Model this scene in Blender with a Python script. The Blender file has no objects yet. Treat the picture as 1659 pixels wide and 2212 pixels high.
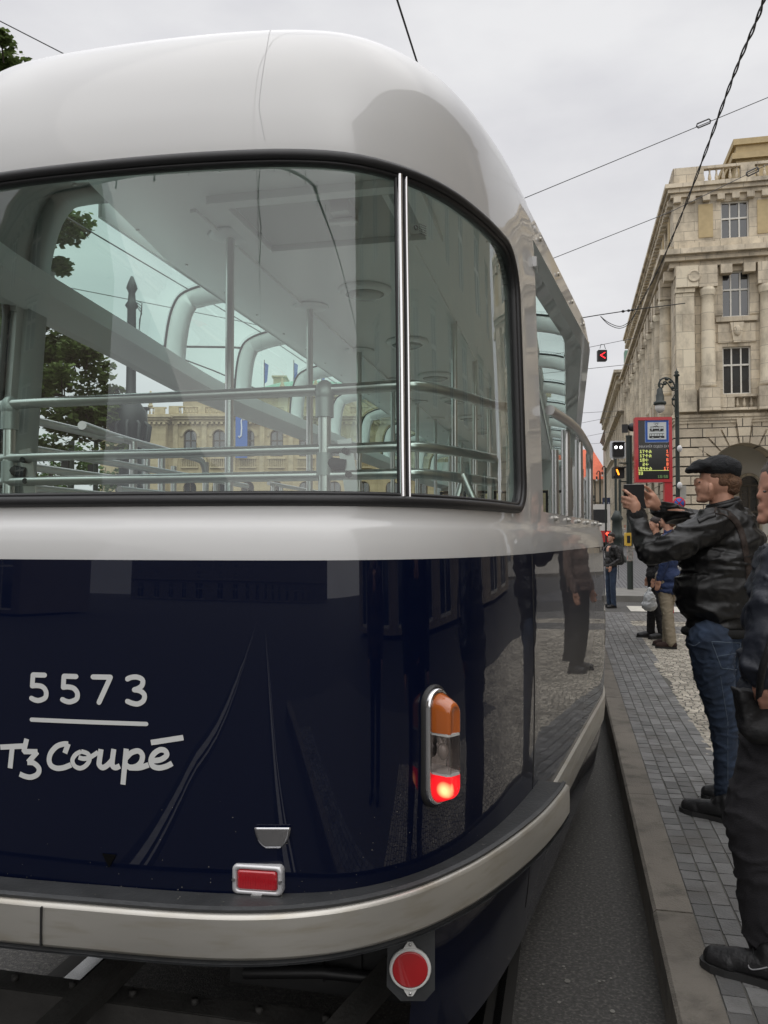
import bpy, bmesh, math, random
from math import sin, cos, pi, radians, sqrt, atan, atan2, hypot
from mathutils import Vector, Matrix, noise
random.seed(7)
SC = bpy.context.scene
COL = SC.collection
# ------------------------------------------------------------------ camera
FPX, PW, PH = 1790.0, 1659.0, 2212.0
YAW = atan((1228 - PW/2)/FPX); PITCH = atan((1160 - PH/2)/FPX)
CAM = Vector((0, 0, 1.6))
cd = bpy.data.cameras.new('camera'); cam = bpy.data.objects.new('camera', cd); COL.objects.link(cam)
cam.location = CAM; cam.rotation_euler = (pi/2 + PITCH, 0, YAW)
cd.sensor_fit = 'VERTICAL'; cd.sensor_height = 24; cd.lens = 24*FPX/PH
cd.clip_start = 0.05; cd.clip_end = 3000
SC.camera = cam
_R = cam.rotation_euler.to_matrix()
def ray(px, py):
    return _R @ Vector(((px - PW/2)/FPX, (PH/2 - py)/FPX, -1.0))
def at(px, py, d): return CAM + ray(px, py)*d
def at_z(px, py, z):
    r = ray(px, py); return CAM + r*((z - CAM.z)/r.z)
# ------------------------------------------------------------------ world, sun
SC.view_settings.view_transform = 'Standard'; SC.view_settings.look = 'None'
SC.view_settings.gamma = 1; SC.view_settings.exposure = 0.5
W = bpy.data.worlds.new('World'); SC.world = W; W.use_nodes = True
nt = W.node_tree; nt.nodes.clear()
def N(t, typ, **kw):
    n = t.nodes.new(typ)
    for k, v in kw.items(): setattr(n, k, v)
    return n
SUN_EL, SUN_AZ = radians(48), radians(140)
sky = N(nt, 'ShaderNodeTexSky', sky_type='NISHITA', sun_disc=False, sun_elevation=SUN_EL, sun_rotation=SUN_AZ, dust_density=4.0)
hs = N(nt, 'ShaderNodeHueSaturation'); hs.inputs['Saturation'].default_value = 0.12
tc = N(nt, 'ShaderNodeTexCoord'); mp = N(nt, 'ShaderNodeMapping'); mp.inputs['Scale'].default_value = (1.3, 1.3, 3.2)
nz = N(nt, 'ShaderNodeTexNoise'); nz.inputs['Scale'].default_value = 1.7; nz.inputs['Detail'].default_value = 7; nz.inputs['Roughness'].default_value = 0.52
cr_ = N(nt, 'ShaderNodeValToRGB')
cr_.color_ramp.elements[0].position = 0.36; cr_.color_ramp.elements[0].color = (7.6, 7.6, 8.1, 1)
cr_.color_ramp.elements[1].position = 0.62; cr_.color_ramp.elements[1].color = (10.0, 10.0, 10.2, 1)
mx = N(nt, 'ShaderNodeMix', data_type='RGBA'); mx.inputs['Factor'].default_value = 0.9
bg = N(nt, 'ShaderNodeBackground'); bg.inputs['Strength'].default_value = 0.148
wo = N(nt, 'ShaderNodeOutputWorld')
L = nt.links.new
L(sky.outputs[0], hs.inputs['Color']); L(tc.outputs['Generated'], mp.inputs[0]); L(mp.outputs[0], nz.inputs['Vector'])
L(nz.outputs['Fac'], cr_.inputs[0]); L(hs.outputs[0], mx.inputs['A']); L(cr_.outputs[0], mx.inputs['B'])
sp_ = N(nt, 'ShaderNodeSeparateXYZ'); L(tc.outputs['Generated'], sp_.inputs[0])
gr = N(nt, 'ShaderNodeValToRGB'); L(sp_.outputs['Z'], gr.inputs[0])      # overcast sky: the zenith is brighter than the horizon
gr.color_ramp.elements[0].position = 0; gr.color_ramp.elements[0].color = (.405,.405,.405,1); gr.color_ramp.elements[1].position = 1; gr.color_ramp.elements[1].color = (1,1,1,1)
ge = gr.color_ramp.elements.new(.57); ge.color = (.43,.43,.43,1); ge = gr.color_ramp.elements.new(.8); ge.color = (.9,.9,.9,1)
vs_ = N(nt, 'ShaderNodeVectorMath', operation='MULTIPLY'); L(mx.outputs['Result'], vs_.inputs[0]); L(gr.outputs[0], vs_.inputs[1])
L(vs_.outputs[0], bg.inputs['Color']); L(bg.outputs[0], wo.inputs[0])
sl = bpy.data.lights.new('sun', 'SUN'); sl.energy = 0.95; sl.angle = radians(115); sl.color = (1, .96, .9)
so = bpy.data.objects.new('sun', sl); COL.objects.link(so); so.location = (0, 0, 60)
so.rotation_euler = (pi/2 - SUN_EL, 0, pi - SUN_AZ + pi*0)
SC.cycles.max_bounces = 8; SC.cycles.transparent_max_bounces = 24; SC.cycles.glossy_bounces = 4
SC.cycles.caustics_reflective = False; SC.cycles.caustics_refractive = False
try: SC.cycles.use_denoising = True
except Exception: pass
# ------------------------------------------------------------------ materials
MATS = {}
def mat(name, col=(.5,.5,.5), rough=.6, metal=0, coat=0, coat_r=.03, emis=None, es=0, spec=.5,
        var=0, vscale=4, bump=0, bscale=30, island=0, stretch=(1,1,1), detail=4, dirt=None, dscale=1.5):
    """principled material with optional noise variation of colour, per-stone variation and noise bump (object space)"""
    if name in MATS: return MATS[name]
    m = bpy.data.materials.new(name); MATS[name] = m; m.use_nodes = True
    t = m.node_tree; b = t.nodes['Principled BSDF']
    b.inputs['Base Color'].default_value = (*col, 1); b.inputs['Roughness'].default_value = rough
    b.inputs['Metallic'].default_value = metal; b.inputs['Coat Weight'].default_value = coat
    b.inputs['Coat Roughness'].default_value = coat_r; b.inputs['Specular IOR Level'].default_value = spec
    if emis: b.inputs['Emission Color'].default_value = (*emis, 1); b.inputs['Emission Strength'].default_value = es
    l = t.links.new
    if var or bump or dirt:
        tc = N(t, 'ShaderNodeTexCoord'); mp = N(t, 'ShaderNodeMapping'); mp.inputs['Scale'].default_value = stretch
        l(tc.outputs['Object'], mp.inputs[0])
    src = None
    if var:
        n = N(t, 'ShaderNodeTexNoise'); n.inputs['Scale'].default_value = vscale; n.inputs['Detail'].default_value = detail
        l(mp.outputs[0], n.inputs['Vector'])
        mr = N(t, 'ShaderNodeMapRange'); mr.inputs['From Min'].default_value = .3; mr.inputs['From Max'].default_value = .7
        mr.inputs['To Min'].default_value = 1 - var; mr.inputs['To Max'].default_value = 1 + var
        l(n.outputs['Fac'], mr.inputs[0])
        vm = N(t, 'ShaderNodeVectorMath', operation='SCALE'); vm.inputs[0].default_value = col
        l(mr.outputs[0], vm.inputs['Scale']); src = vm.outputs[0]
    if island:
        g = N(t, 'ShaderNodeNewGeometry'); mr2 = N(t, 'ShaderNodeMapRange')
        mr2.inputs['To Min'].default_value = 1 - island; mr2.inputs['To Max'].default_value = 1 + island
        l(g.outputs['Random Per Island'], mr2.inputs[0])
        vm2 = N(t, 'ShaderNodeVectorMath', operation='SCALE')
        if src: l(src, vm2.inputs[0])
        else: vm2.inputs[0].default_value = col
        l(mr2.outputs[0], vm2.inputs['Scale']); src = vm2.outputs[0]
    if dirt:
        n3 = N(t, 'ShaderNodeTexNoise'); n3.inputs['Scale'].default_value = dscale; n3.inputs['Detail'].default_value = 6
        l(mp.outputs[0], n3.inputs['Vector'])
        r3 = N(t, 'ShaderNodeMapRange'); r3.inputs['From Min'].default_value = .5; r3.inputs['From Max'].default_value = .72
        l(n3.outputs['Fac'], r3.inputs[0])
        m3 = N(t, 'ShaderNodeMix', data_type='RGBA'); m3.inputs['B'].default_value = (*dirt, 1)
        l(r3.outputs[0], m3.inputs['Factor'])
        if src: l(src, m3.inputs['A'])
        else: m3.inputs['A'].default_value = (*col, 1)
        src = m3.outputs['Result']
    if src: l(src, b.inputs['Base Color'])
    if bump:
        n2 = N(t, 'ShaderNodeTexNoise'); n2.inputs['Scale'].default_value = bscale; n2.inputs['Detail'].default_value = 4
        l(mp.outputs[0], n2.inputs['Vector'])
        bp = N(t, 'ShaderNodeBump'); bp.inputs['Strength'].default_value = min(1, bump); bp.inputs['Distance'].default_value = .01*max(1, bump)
        l(n2.outputs['Fac'], bp.inputs['Height']); l(bp.outputs[0], b.inputs['Normal'])
    return m
def glass(name, tint=(.8,.9,.86), f0=.06, gain=1.0):
    if name in MATS: return MATS[name]
    m = bpy.data.materials.new(name); MATS[name] = m; m.use_nodes = True; t = m.node_tree; t.nodes.clear(); l = t.links.new
    o = N(t, 'ShaderNodeOutputMaterial'); tr = N(t, 'ShaderNodeBsdfTransparent'); tr.inputs[0].default_value = (*tint, 1)
    gl = N(t, 'ShaderNodeBsdfGlossy'); gl.inputs['Roughness'].default_value = 0.0
    g = N(t, 'ShaderNodeNewGeometry'); dt = N(t, 'ShaderNodeVectorMath', operation='DOT_PRODUCT')
    l(g.outputs['Normal'], dt.inputs[0]); l(g.outputs['Incoming'], dt.inputs[1])
    ab = N(t, 'ShaderNodeMath', operation='ABSOLUTE'); l(dt.outputs['Value'], ab.inputs[0])
    s1 = N(t, 'ShaderNodeMath', operation='SUBTRACT'); s1.inputs[0].default_value = 1; l(ab.outputs[0], s1.inputs[1])
    pw = N(t, 'ShaderNodeMath', operation='POWER'); l(s1.outputs[0], pw.inputs[0]); pw.inputs[1].default_value = 4.0
    ma = N(t, 'ShaderNodeMath', operation='MULTIPLY_ADD'); l(pw.outputs[0], ma.inputs[0]); ma.inputs[1].default_value = 1 - f0; ma.inputs[2].default_value = f0
    ma.use_clamp = True
    gn = N(t, 'ShaderNodeMath', operation='MULTIPLY', use_clamp=True); l(ma.outputs[0], gn.inputs[0]); gn.inputs[1].default_value = gain
    mx = N(t, 'ShaderNodeMixShader'); l(gn.outputs[0], mx.inputs[0]); l(tr.outputs[0], mx.inputs[1]); l(gl.outputs[0], mx.inputs[2]); l(mx.outputs[0], o.inputs[0])
    return m
def masonry(name, c1, c2, mortar, bw=1.0, bh=.4, msz=.012, rough=.85, bump=.6, axis='xz', stain=(.2,.17,.13), stainf=.35, off=.5):
    """stone blocks with joints, colour varying per block plus weather stains; axis picks which plane the blocks lie in"""
    if name in MATS: return MATS[name]
    m = bpy.data.materials.new(name); MATS[name] = m; m.use_nodes = True; t = m.node_tree; l = t.links.new; b = t.nodes['Principled BSDF']
    b.inputs['Roughness'].default_value = rough
    tc = N(t, 'ShaderNodeTexCoord'); sx = N(t, 'ShaderNodeSeparateXYZ'); l(tc.outputs['Object'], sx.inputs[0])
    ad = N(t, 'ShaderNodeMath', operation='ADD'); l(sx.outputs['X'], ad.inputs[0]); l(sx.outputs['Y'], ad.inputs[1])
    cx = N(t, 'ShaderNodeCombineXYZ')
    if axis == 'xy': l(sx.outputs['X'], cx.inputs[1]); l(sx.outputs['Y'], cx.inputs[0])
    else: l(ad.outputs[0], cx.inputs[0]); l(sx.outputs['Z'], cx.inputs[1])
    br = N(t, 'ShaderNodeTexBrick'); br.offset = off
    br.inputs['Color1'].default_value = (*c1, 1); br.inputs['Color2'].default_value = (*c2, 1); br.inputs['Mortar'].default_value = (*mortar, 1)
    br.inputs['Scale'].default_value = 1; br.inputs['Brick Width'].default_value = bw; br.inputs['Row Height'].default_value = bh
    br.inputs['Mortar Size'].default_value = msz; br.inputs['Mortar Smooth'].default_value = .3; br.inputs['Bias'].default_value = 0
    l(cx.outputs[0], br.inputs['Vector'])
    n = N(t, 'ShaderNodeTexNoise'); n.inputs['Scale'].default_value = .9; n.inputs['Detail'].default_value = 9; n.inputs['Roughness'].default_value = .65
    mp = N(t, 'ShaderNodeMapping'); mp.inputs['Scale'].default_value = (1, 1, .6) if axis != 'xy' else (1, 1, 1)
    l(tc.outputs['Object'], mp.inputs[0]); l(mp.outputs[0], n.inputs['Vector'])
    mr = N(t, 'ShaderNodeMapRange'); mr.inputs['From Min'].default_value = .42; mr.inputs['From Max'].default_value = .75; mr.inputs['To Max'].default_value = stainf*2
    l(n.outputs['Fac'], mr.inputs[0])
    mx = N(t, 'ShaderNodeMix', data_type='RGBA', clamp_factor=True); l(mr.outputs[0], mx.inputs['Factor']); l(br.outputs['Color'], mx.inputs['A']); mx.inputs['B'].default_value = (*stain, 1)
    l(mx.outputs['Result'], b.inputs['Base Color'])
    n2 = N(t, 'ShaderNodeTexNoise'); n2.inputs['Scale'].default_value = 9; n2.inputs['Detail'].default_value = 6; l(tc.outputs['Object'], n2.inputs['Vector'])
    sb = N(t, 'ShaderNodeMath', operation='SUBTRACT'); l(n2.outputs['Fac'], sb.inputs[0]); l(br.outputs['Fac'], sb.inputs[1])
    bp = N(t, 'ShaderNodeBump'); bp.inputs['Strength'].default_value = bump; bp.inputs['Distance'].default_value = .03
    l(sb.outputs[0], bp.inputs['Height']); l(bp.outputs[0], b.inputs['Normal'])
    return m
# ------------------------------------------------------------------ mesh helpers
def tag(o, label=None, cat=None, group=None, kind=None):
    if label: o['label'] = label
    if cat: o['category'] = cat
    if group: o['group'] = group
    if kind: o['kind'] = kind
    return o
def empty(name, loc, label=None, cat=None, group=None, rz=0):
    o = bpy.data.objects.new(name, None); COL.objects.link(o); o.location = loc; o.rotation_euler.z = rz
    o.empty_display_size = .2
    tag(o, label, cat, group); return o
class MB:
    """mesh builder: vertices are given in the frame M (world by default)"""
    def __init__(s, M=None): s.v = []; s.f = []; s.mi = []; s.sm = []; s.M = M
    def add(s, vs, fs, m=0, smooth=False):
        b = len(s.v); s.v += [Vector(v) for v in vs]
        for f in fs: s.f.append([i + b for i in f]); s.mi.append(m); s.sm.append(smooth)
    def box(s, x0, x1, y0, y1, z0, z1, m=0):
        s.add([(x0,y0,z0),(x1,y0,z0),(x1,y1,z0),(x0,y1,z0),(x0,y0,z1),(x1,y0,z1),(x1,y1,z1),(x0,y1,z1)],
              [(0,3,2,1),(4,5,6,7),(0,1,5,4),(1,2,6,5),(2,3,7,6),(3,0,4,7)], m)
    def obox(s, c, ax, ay, az, m=0):
        c, ax, ay, az = Vector(c), Vector(ax), Vector(ay), Vector(az)
        s.add([c-ax-ay-az, c+ax-ay-az, c+ax+ay-az, c-ax+ay-az, c-ax-ay+az, c+ax-ay+az, c+ax+ay+az, c-ax+ay+az],
              [(0,3,2,1),(4,5,6,7),(0,1,5,4),(1,2,6,5),(2,3,7,6),(3,0,4,7)], m)
    def bar(s, p0, p1, w, h, m=0, up=(0,0,1)):
        p0, p1 = Vector(p0), Vector(p1); d = p1 - p0; dn = d.normalized(); sd = dn.cross(Vector(up))
        if sd.length < 1e-4: sd = Vector((1,0,0))
        sd.normalize(); u = sd.cross(dn)
        s.obox((p0+p1)/2, d/2, sd*w/2, u*h/2, m)
    def tube(s, pts, r, n=10, m=0, cap=True, closed=False):
        pts = [Vector(p) for p in pts]; k = len(pts); rs = r if isinstance(r, (list, tuple)) else [r]*k
        vs = []; prev = None
        for i, p in enumerate(pts):
            if closed: t = pts[(i+1) % k] - pts[i-1]
            else: t = pts[min(i+1, k-1)] - pts[max(i-1, 0)]
            t.normalize()
            if prev is None:
                a = Vector((0,0,1)) if abs(t.z) < .9 else Vector((1,0,0)); nn = t.cross(a).normalized()
            else: nn = (prev - t*prev.dot(t)).normalized()
            prev = nn; b = t.cross(nn)
            for j in range(n):
                q = 2*pi*j/n; vs.append(p + (nn*cos(q) + b*sin(q))*rs[i])
        fs = []
        for i in range(k if closed else k-1):
            i2 = (i+1) % k
            for j in range(n): j2 = (j+1) % n; fs.append((i*n+j, i*n+j2, i2*n+j2, i2*n+j))
        s.add(vs, fs, m, True)
        if cap and not closed:
            s.add(vs[:n], [tuple(range(n))[::-1]], m); s.add(vs[-n:], [tuple(range(n))], m)
    def lathe(s, prof, c=(0,0,0), n=16, m=0, sx=1, sy=1):
        c = Vector(c); vs = []
        for r, z in prof:
            for j in range(n): q = 2*pi*j/n; vs.append(c + Vector((r*cos(q)*sx, r*sin(q)*sy, z)))
        fs = [(i*n+j, i*n+(j+1) % n, (i+1)*n+(j+1) % n, (i+1)*n+j) for i in range(len(prof)-1) for j in range(n)]
        fs.append(tuple(range(n))[::-1]); fs.append(tuple((len(prof)-1)*n + j for j in range(n)))
        s.add(vs, fs, m, True)
    def ell(s, c, r, n=12, k=8, R=None, m=0):
        c = Vector(c); R = R or Matrix.Identity(3); vs = [c + R @ Vector((0,0,-r[2]))]
        for i in range(1, k):
            th = pi*i/k - pi/2
            for j in range(n):
                q = 2*pi*j/n; vs.append(c + R @ Vector((r[0]*cos(th)*cos(q), r[1]*cos(th)*sin(q), r[2]*sin(th))))
        vs.append(c + R @ Vector((0,0,r[2]))); top = len(vs)-1
        fs = [(0, 1+(j+1) % n, 1+j) for j in range(n)]
        for i in range(k-2):
            for j in range(n): fs.append((1+i*n+j, 1+i*n+(j+1) % n, 1+(i+1)*n+(j+1) % n, 1+(i+1)*n+j))
        fs += [(1+(k-2)*n+j, 1+(k-2)*n+(j+1) % n, top) for j in range(n)]
        s.add(vs, fs, m, True)
    def grid(s, P, m=0, smooth=True, flip=False, keep=None):
        a, b = len(P), len(P[0]); fs = []
        for i in range(a-1):
            for j in range(b-1):
                if keep and not keep(i, j): continue
                f = (i*b+j, (i+1)*b+j, (i+1)*b+j+1, i*b+j+1); fs.append(f[::-1] if flip else f)
        s.add([p for r in P for p in r], fs, m, smooth)
    def prism(s, poly, y0, y1, m=0):
        """polygon in (x,z) extruded along y"""
        n = len(poly)
        s.add([(x, y0, z) for x, z in poly] + [(x, y1, z) for x, z in poly],
              [tuple(range(n)), tuple(range(n, 2*n))[::-1]] + [(i, i+n, (i+1) % n + n, (i+1) % n) for i in range(n)], m)
    def build(s, name, mats, parent=None, merge=False, loc=None):
        M = s.M; vs = [M @ v for v in s.v] if M else s.v
        if not isinstance(mats, (list, tuple)): mats = [mats]
        org = Vector(loc) if loc is not None else (Vector((0,0,0)) if parent is not None else
              Vector(((min(v.x for v in vs)+max(v.x for v in vs))/2, (min(v.y for v in vs)+max(v.y for v in vs))/2, min(v.z for v in vs))))
        if parent is not None and loc is None:
            org = wloc(parent)
        me = bpy.data.meshes.new(name); me.from_pydata([v - org for v in vs], [], s.f)
        for m in mats: me.materials.append(m)
        me.polygons.foreach_set('material_index', s.mi); me.polygons.foreach_set('use_smooth', s.sm)
        if merge:
            b = bmesh.new(); b.from_mesh(me); bmesh.ops.remove_doubles(b, verts=b.verts, dist=1e-5)
            loose = [v for v in b.verts if not v.link_faces]; bmesh.ops.delete(b, geom=loose, context='VERTS')
            b.to_mesh(me); b.free()
        me.update()
        o = bpy.data.objects.new(name, me); COL.objects.link(o)
        if parent is not None: o.parent = parent; o.location = org - wloc(parent)
        else: o.location = org
        return o
def wloc(o):
    p = Vector(o.location)
    while o.parent: o = o.parent; p += Vector(o.location)
    return p
def dup_part(o, d):
    c = o.copy(); COL.objects.link(c); c.parent = o.parent; c.location = o.location + Vector(d); return c
def catmull(P, n=8):
    P = [Vector(p) for p in P]; out = []
    for i in range(len(P)-1):
        a, b, c, d = P[max(i-1,0)], P[i], P[i+1], P[min(i+2, len(P)-1)]
        for k in range(n):
            t = k/n; out.append(.5*((2*b) + (c-a)*t + (2*a-5*b+4*c-d)*t*t + (3*b-a-3*c+d)*t**3))
    out.append(P[-1]); return out
# ================================================================== TRAM
TX, TY, HW, AY, TLEN = -1.03, 1.635, 1.235, 3.4, 14.6
OUTL = catmull([(-.2,.097,0),(0,.1,0),(.2,.113,0),(.4,.143,0),(.55,.20,0),(.67,.31,0),(.76,.46,0),(.832,.66,0),(.882,.86,0),(.920,1.05,0),(.950,1.25,0),(1.022,1.75,0),(1.092,2.25,0),(1.162,2.75,0),(1.211,3.1,0),(1.230,3.26,0),(1.235,3.4,0)], 10)[10:]
_cum = [0]
for a, b in zip(OUTL, OUTL[1:]): _cum.append(_cum[-1] + (b-a).length)
S_A = _cum[-1]
OUTL_L = catmull([(-.2,.113,0),(0,.1,0),(.2,.097,0),(.4,.103,0),(.55,.125,0),(.68,.175,0),(.79,.26,0),(.87,.40,0),(.92,.58,0),(.955,.80,0),(.985,1.05,0),(1.02,1.35,0),(1.06,1.7,0),(1.12,2.15,0),(1.18,2.6,0),(1.22,3.0,0),(1.235,3.4,0)], 10)[10:]
_cumL = [0]
for a, b in zip(OUTL_L, OUTL_L[1:]): _cumL.append(_cumL[-1] + (b-a).length)
def outl_l(s):
    if s >= S_A: return Vector((HW, AY + s - S_A, 0))
    s = s*_cumL[-1]/S_A
    lo, hi = 0, len(_cumL)-1
    while hi - lo > 1:
        mi = (lo+hi)//2
        if _cumL[mi] <= s: lo = mi
        else: hi = mi
    return OUTL_L[lo].lerp(OUTL_L[hi], (s-_cumL[lo])/(_cumL[hi]-_cumL[lo]))
def s_left(y):
    lo, hi = 0, S_A
    for _ in range(40):
        m = (lo+hi)/2
        if outl_l(m).y < y and (outl_l(m).y > .2 or outl_l(m).x < .6): lo = m
        else: hi = m
    return lo
def outl(s):
    if s >= S_A: return Vector((HW, AY + s - S_A, 0))
    lo, hi = 0, len(_cum)-1
    while hi - lo > 1:
        mi = (lo+hi)//2
        if _cum[mi] <= s: lo = mi
        else: hi = mi
    t = (s-_cum[lo])/(_cum[hi]-_cum[lo]); return OUTL[lo].lerp(OUTL[hi], t)
def s_of_y(y):
    if y >= AY: return S_A + y - AY
    lo, hi = 0, S_A
    for _ in range(40):
        m = (lo+hi)/2
        if outl(m).y < y: lo = m
        else: hi = m
    return lo
def s_of_x(x):
    lo, hi = 0, S_A
    for _ in range(40):
        m = (lo+hi)/2
        if outl(m).x < x: lo = m
        else: hi = m
    return lo
PROF = catmull([(.28,.07,.06),(.5,.03,.03),(.7,.015,.01),(1.0,0,0),(1.3,0,0),(1.5,.005,.005),(1.57,.008,.010),(1.62,.016,.026),(1.66,.028,.05),
 (1.8,.034,.058),(2.1,.045,.075),(2.4,.058,.092),(2.52,.062,.098),(2.58,.065,.104),(2.66,.070,.120),(2.76,.082,.15),(2.84,.10,.185),(2.91,.135,.23),(2.95,.19,.285),(2.98,.28,.36),(3.0,.41,.46),(3.014,.60,.60),(3.022,.80,.78),(3.028,1.0,.98),(3.032,1.18,1.2)], 8)
def prof(z):
    lo, hi = 0, len(PROF)-1
    if z <= PROF[0].x: return PROF[0]
    if z >= PROF[-1].x: return PROF[-1]
    while hi - lo > 1:
        m = (lo+hi)//2
        if PROF[m].x <= z: lo = m
        else: hi = m
    t = (z-PROF[lo].x)/(PROF[hi].x-PROF[lo].x); return PROF[lo].lerp(PROF[hi], t)
def surf0(s, z, front=False):
    o = outl(s) if s >= 0 else outl_l(-s); p = prof(z); x = o.x*(1-p.y/HW)*(1 if s >= 0 else -1)
    y = o.y if o.y >= AY else AY - (AY-o.y)*(1-p.z/3.2)
    if front: y = TLEN - y
    return Vector((TX + x, TY + y, z))
def surf(s, z, off=0, front=False):
    P = surf0(s, z, front)
    if off:
        e = .004; z1 = min(z+e, 3.031); z0 = max(z-e, .281)
        n = (surf0(s+e, z, front)-surf0(s-e, z, front)).cross(surf0(s, z1, front)-surf0(s, z0, front)).normalized()
        if front: n = -n
        P = P + n*off
    return P
def lin(a, b, n): return [a + (b-a)*i/n for i in range(n+1)]
def patch(mb, S, Z, off=0, front=False, keep=None, m=0):
    mb.grid([[surf(s, z, off, front) for z in Z] for s in S], m, True, front,
            (lambda i, j: keep((S[i]+S[i+1])/2, (Z[j]+Z[j+1])/2)) if keep else None)
def solid(o, t, off=-1):
    m = o.modifiers.new('solid', 'SOLIDIFY'); m.thickness = t; m.offset = off; m.use_even_offset = False; return o
m_white = mat('white_paint', (.52,.52,.51), .35, coat=.7, coat_r=.02, var=.015, vscale=1.3, bump=.012, bscale=2.2)
m_navy = mat('navy_paint', (.002,.0042,.017), .3, coat=.72, coat_r=.012, bump=.03, bscale=1.6, spec=.05)
m_black = mat('black_rubber', (.014,.014,.015), .45, bump=.05, bscale=60)
m_steel = mat('brushed_steel', (.47,.455,.415), .42, metal=.75, var=.06, vscale=3, stretch=(1,1,6), bump=.05, bscale=220, dirt=(.40,.37,.31), dscale=7)
m_chrome = mat('chrome', (.75,.75,.76), .12, metal=1)
m_tube = mat('steel_tube', (.62,.62,.61), .28, metal=1)
m_dark = mat('underframe_paint', (.02,.02,.02), .7, bump=.3, bscale=40)
m_shelf = mat('dark_grey_rubber', (.035,.037,.039), .5, bump=.15, bscale=90, var=.2, vscale=14)
m_line = mat('light_grey_interior', (.50,.52,.51), .55)
m_ceil = mat('white_ceiling', (.86,.88,.88), .32, spec=.8)
g_rear = glass('rear_glass', (.87,.985,.935), .12)
g_roof = glass('green_roof_glass', (.80,.98,.91), .07)
m_letter = mat('pale_lettering', (.60,.61,.60), .4, coat=.4)
tram = empty('tram', (TX, TY + 7.3, 0), 'open tour tram with white top, navy lower body and rounded rear window, at the platform', 'tram')
S_SEAM = s_of_y(1.05); S_PR = s_of_y(1.36); S_PL = s_left(1.04); S_W = s_of_y(.995); DWL = S_W - s_left(.86); S_M = s_of_x(.655)
ZB, ZW = .30, 1.547
def s_with_side(n_rear=300, y_end=TLEN/2):
    a = s_of_y(y_end); ex = [a - (a-S_A)*i/10 for i in range(10)]
    return [-v for v in ex] + lin(-S_A, S_A, n_rear) + ex[::-1]
SS = s_with_side()
_side = [s_of_y(TLEN/2) - i*.4 for i in range(0, 11)]
SALL = sorted(set(round(v, 5) for v in [-v for v in _side] + _side + lin(-S_A, -S_PL, 34) + lin(-S_PL, S_PR, 380) + lin(S_PR, S_A, 34)))
SS = SALL
mb = MB()
def keep_low(s, z): return not (abs(outl(abs(s)).x) < .67 and outl(abs(s)).y < 1 and z < .70)
Zl = lin(ZB, .70, 10) + lin(.70, ZW, 24)[1:]
for fr in (False, True): patch(mb, SS, Zl, 0, fr, keep_low)
body = mb.build('lower_body', m_navy, tram, merge=True)
mb = MB()
Zb = lin(ZW, 1.69, 16)
for fr in (False, True): patch(mb, SS, Zb, 0, fr, None)
# upper rear cap with the window opening (same mesh as the belt)
WZ0, WZ1 = 1.686, 2.521
def rr(s, z, s1, z0, z1, rt=.15, rb=.085):
    """inside test of rounded window in (s,z)"""
    a = s if s >= 0 else -s + DWL
    if a > s1 or z < z0 or z > z1: return False
    r = rt if z > (z0+z1)/2 else rb
    cs = s1 - r; cz = z1 - r if z > (z0+z1)/2 else z0 + r
    if a > cs and (z > cz if z > (z0+z1)/2 else z < cz): return hypot(a-cs, z-cz) < r
    return True
def rr_path(s1, z0, z1, rt=.15, rb=.085, s0=None):
    P = []
    def arc(cs, cz, r, a0, a1, n=10):
        for i in range(n+1): q = radians(a0 + (a1-a0)*i/n); P.append((cs + r*cos(q), cz + r*sin(q)))
    def seg(a, b, n=60):
        for i in range(1, n): P.append((a[0]+(b[0]-a[0])*i/n, a[1]+(b[1]-a[1])*i/n))
    lo = -s1 + DWL
    arc(s1-rt, z1-rt, rt, 0, 90); seg((s1-rt, z1), (lo+rt, z1)); arc(lo+rt, z1-rt, rt, 90, 180)
    seg((lo, z1-rt), (lo, z0+rb), 14); arc(lo+rb, z0+rb, rb, 180, 270); seg((lo+rb, z0), (s1-rb, z0)); arc(s1-rb, z0+rb, rb, 270, 360)
    seg((s1, z0+rb), (s1, z1-rt), 14)
    return P
Zu = lin(1.69, 2.56, 88); Zr = lin(2.56, 2.9, 22)[1:] + lin(2.9, 3.0, 12)[1:] + [3.003, 3.007, 3.011, 3.014, 3.018, 3.021, 3.024, 3.027, 3.0295, 3.0319]
SC_ = lin(-S_PL-.34, S_PR+.34, 420)
def in_cap(s, z):
    d = s - S_PR if s > 0 else -s - S_PL
    if d <= 0: return True
    return False
for fr in (False, True):
    patch(mb, SALL, Zu, 0, fr, lambda s, z: in_cap(s, z) and not rr(s, z, S_W - .004, WZ0+.004, WZ1-.004))
YC = 1.44
S_C = [-v for v in [s_of_y(TLEN/2) - i*.4 for i in range(0, 11)]] + lin(-S_A, S_A, 260) + [s_of_y(TLEN/2) - i*.4 for i in range(10, -1, -1)]
S_C = sorted(set(round(v, 5) for v in S_C + [S_PR, -S_PL]))
for fr in (False, True):
    patch(mb, SALL, [2.56] + Zr, 0, fr, lambda s, z: -S_PL <= s <= S_PR or prof(z).y > .40)
roof = solid(mb.build('upper_body', m_white, tram, merge=True), .04); es_ = roof.modifiers.new('edges', 'EDGE_SPLIT'); es_.split_angle = radians(35)
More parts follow.
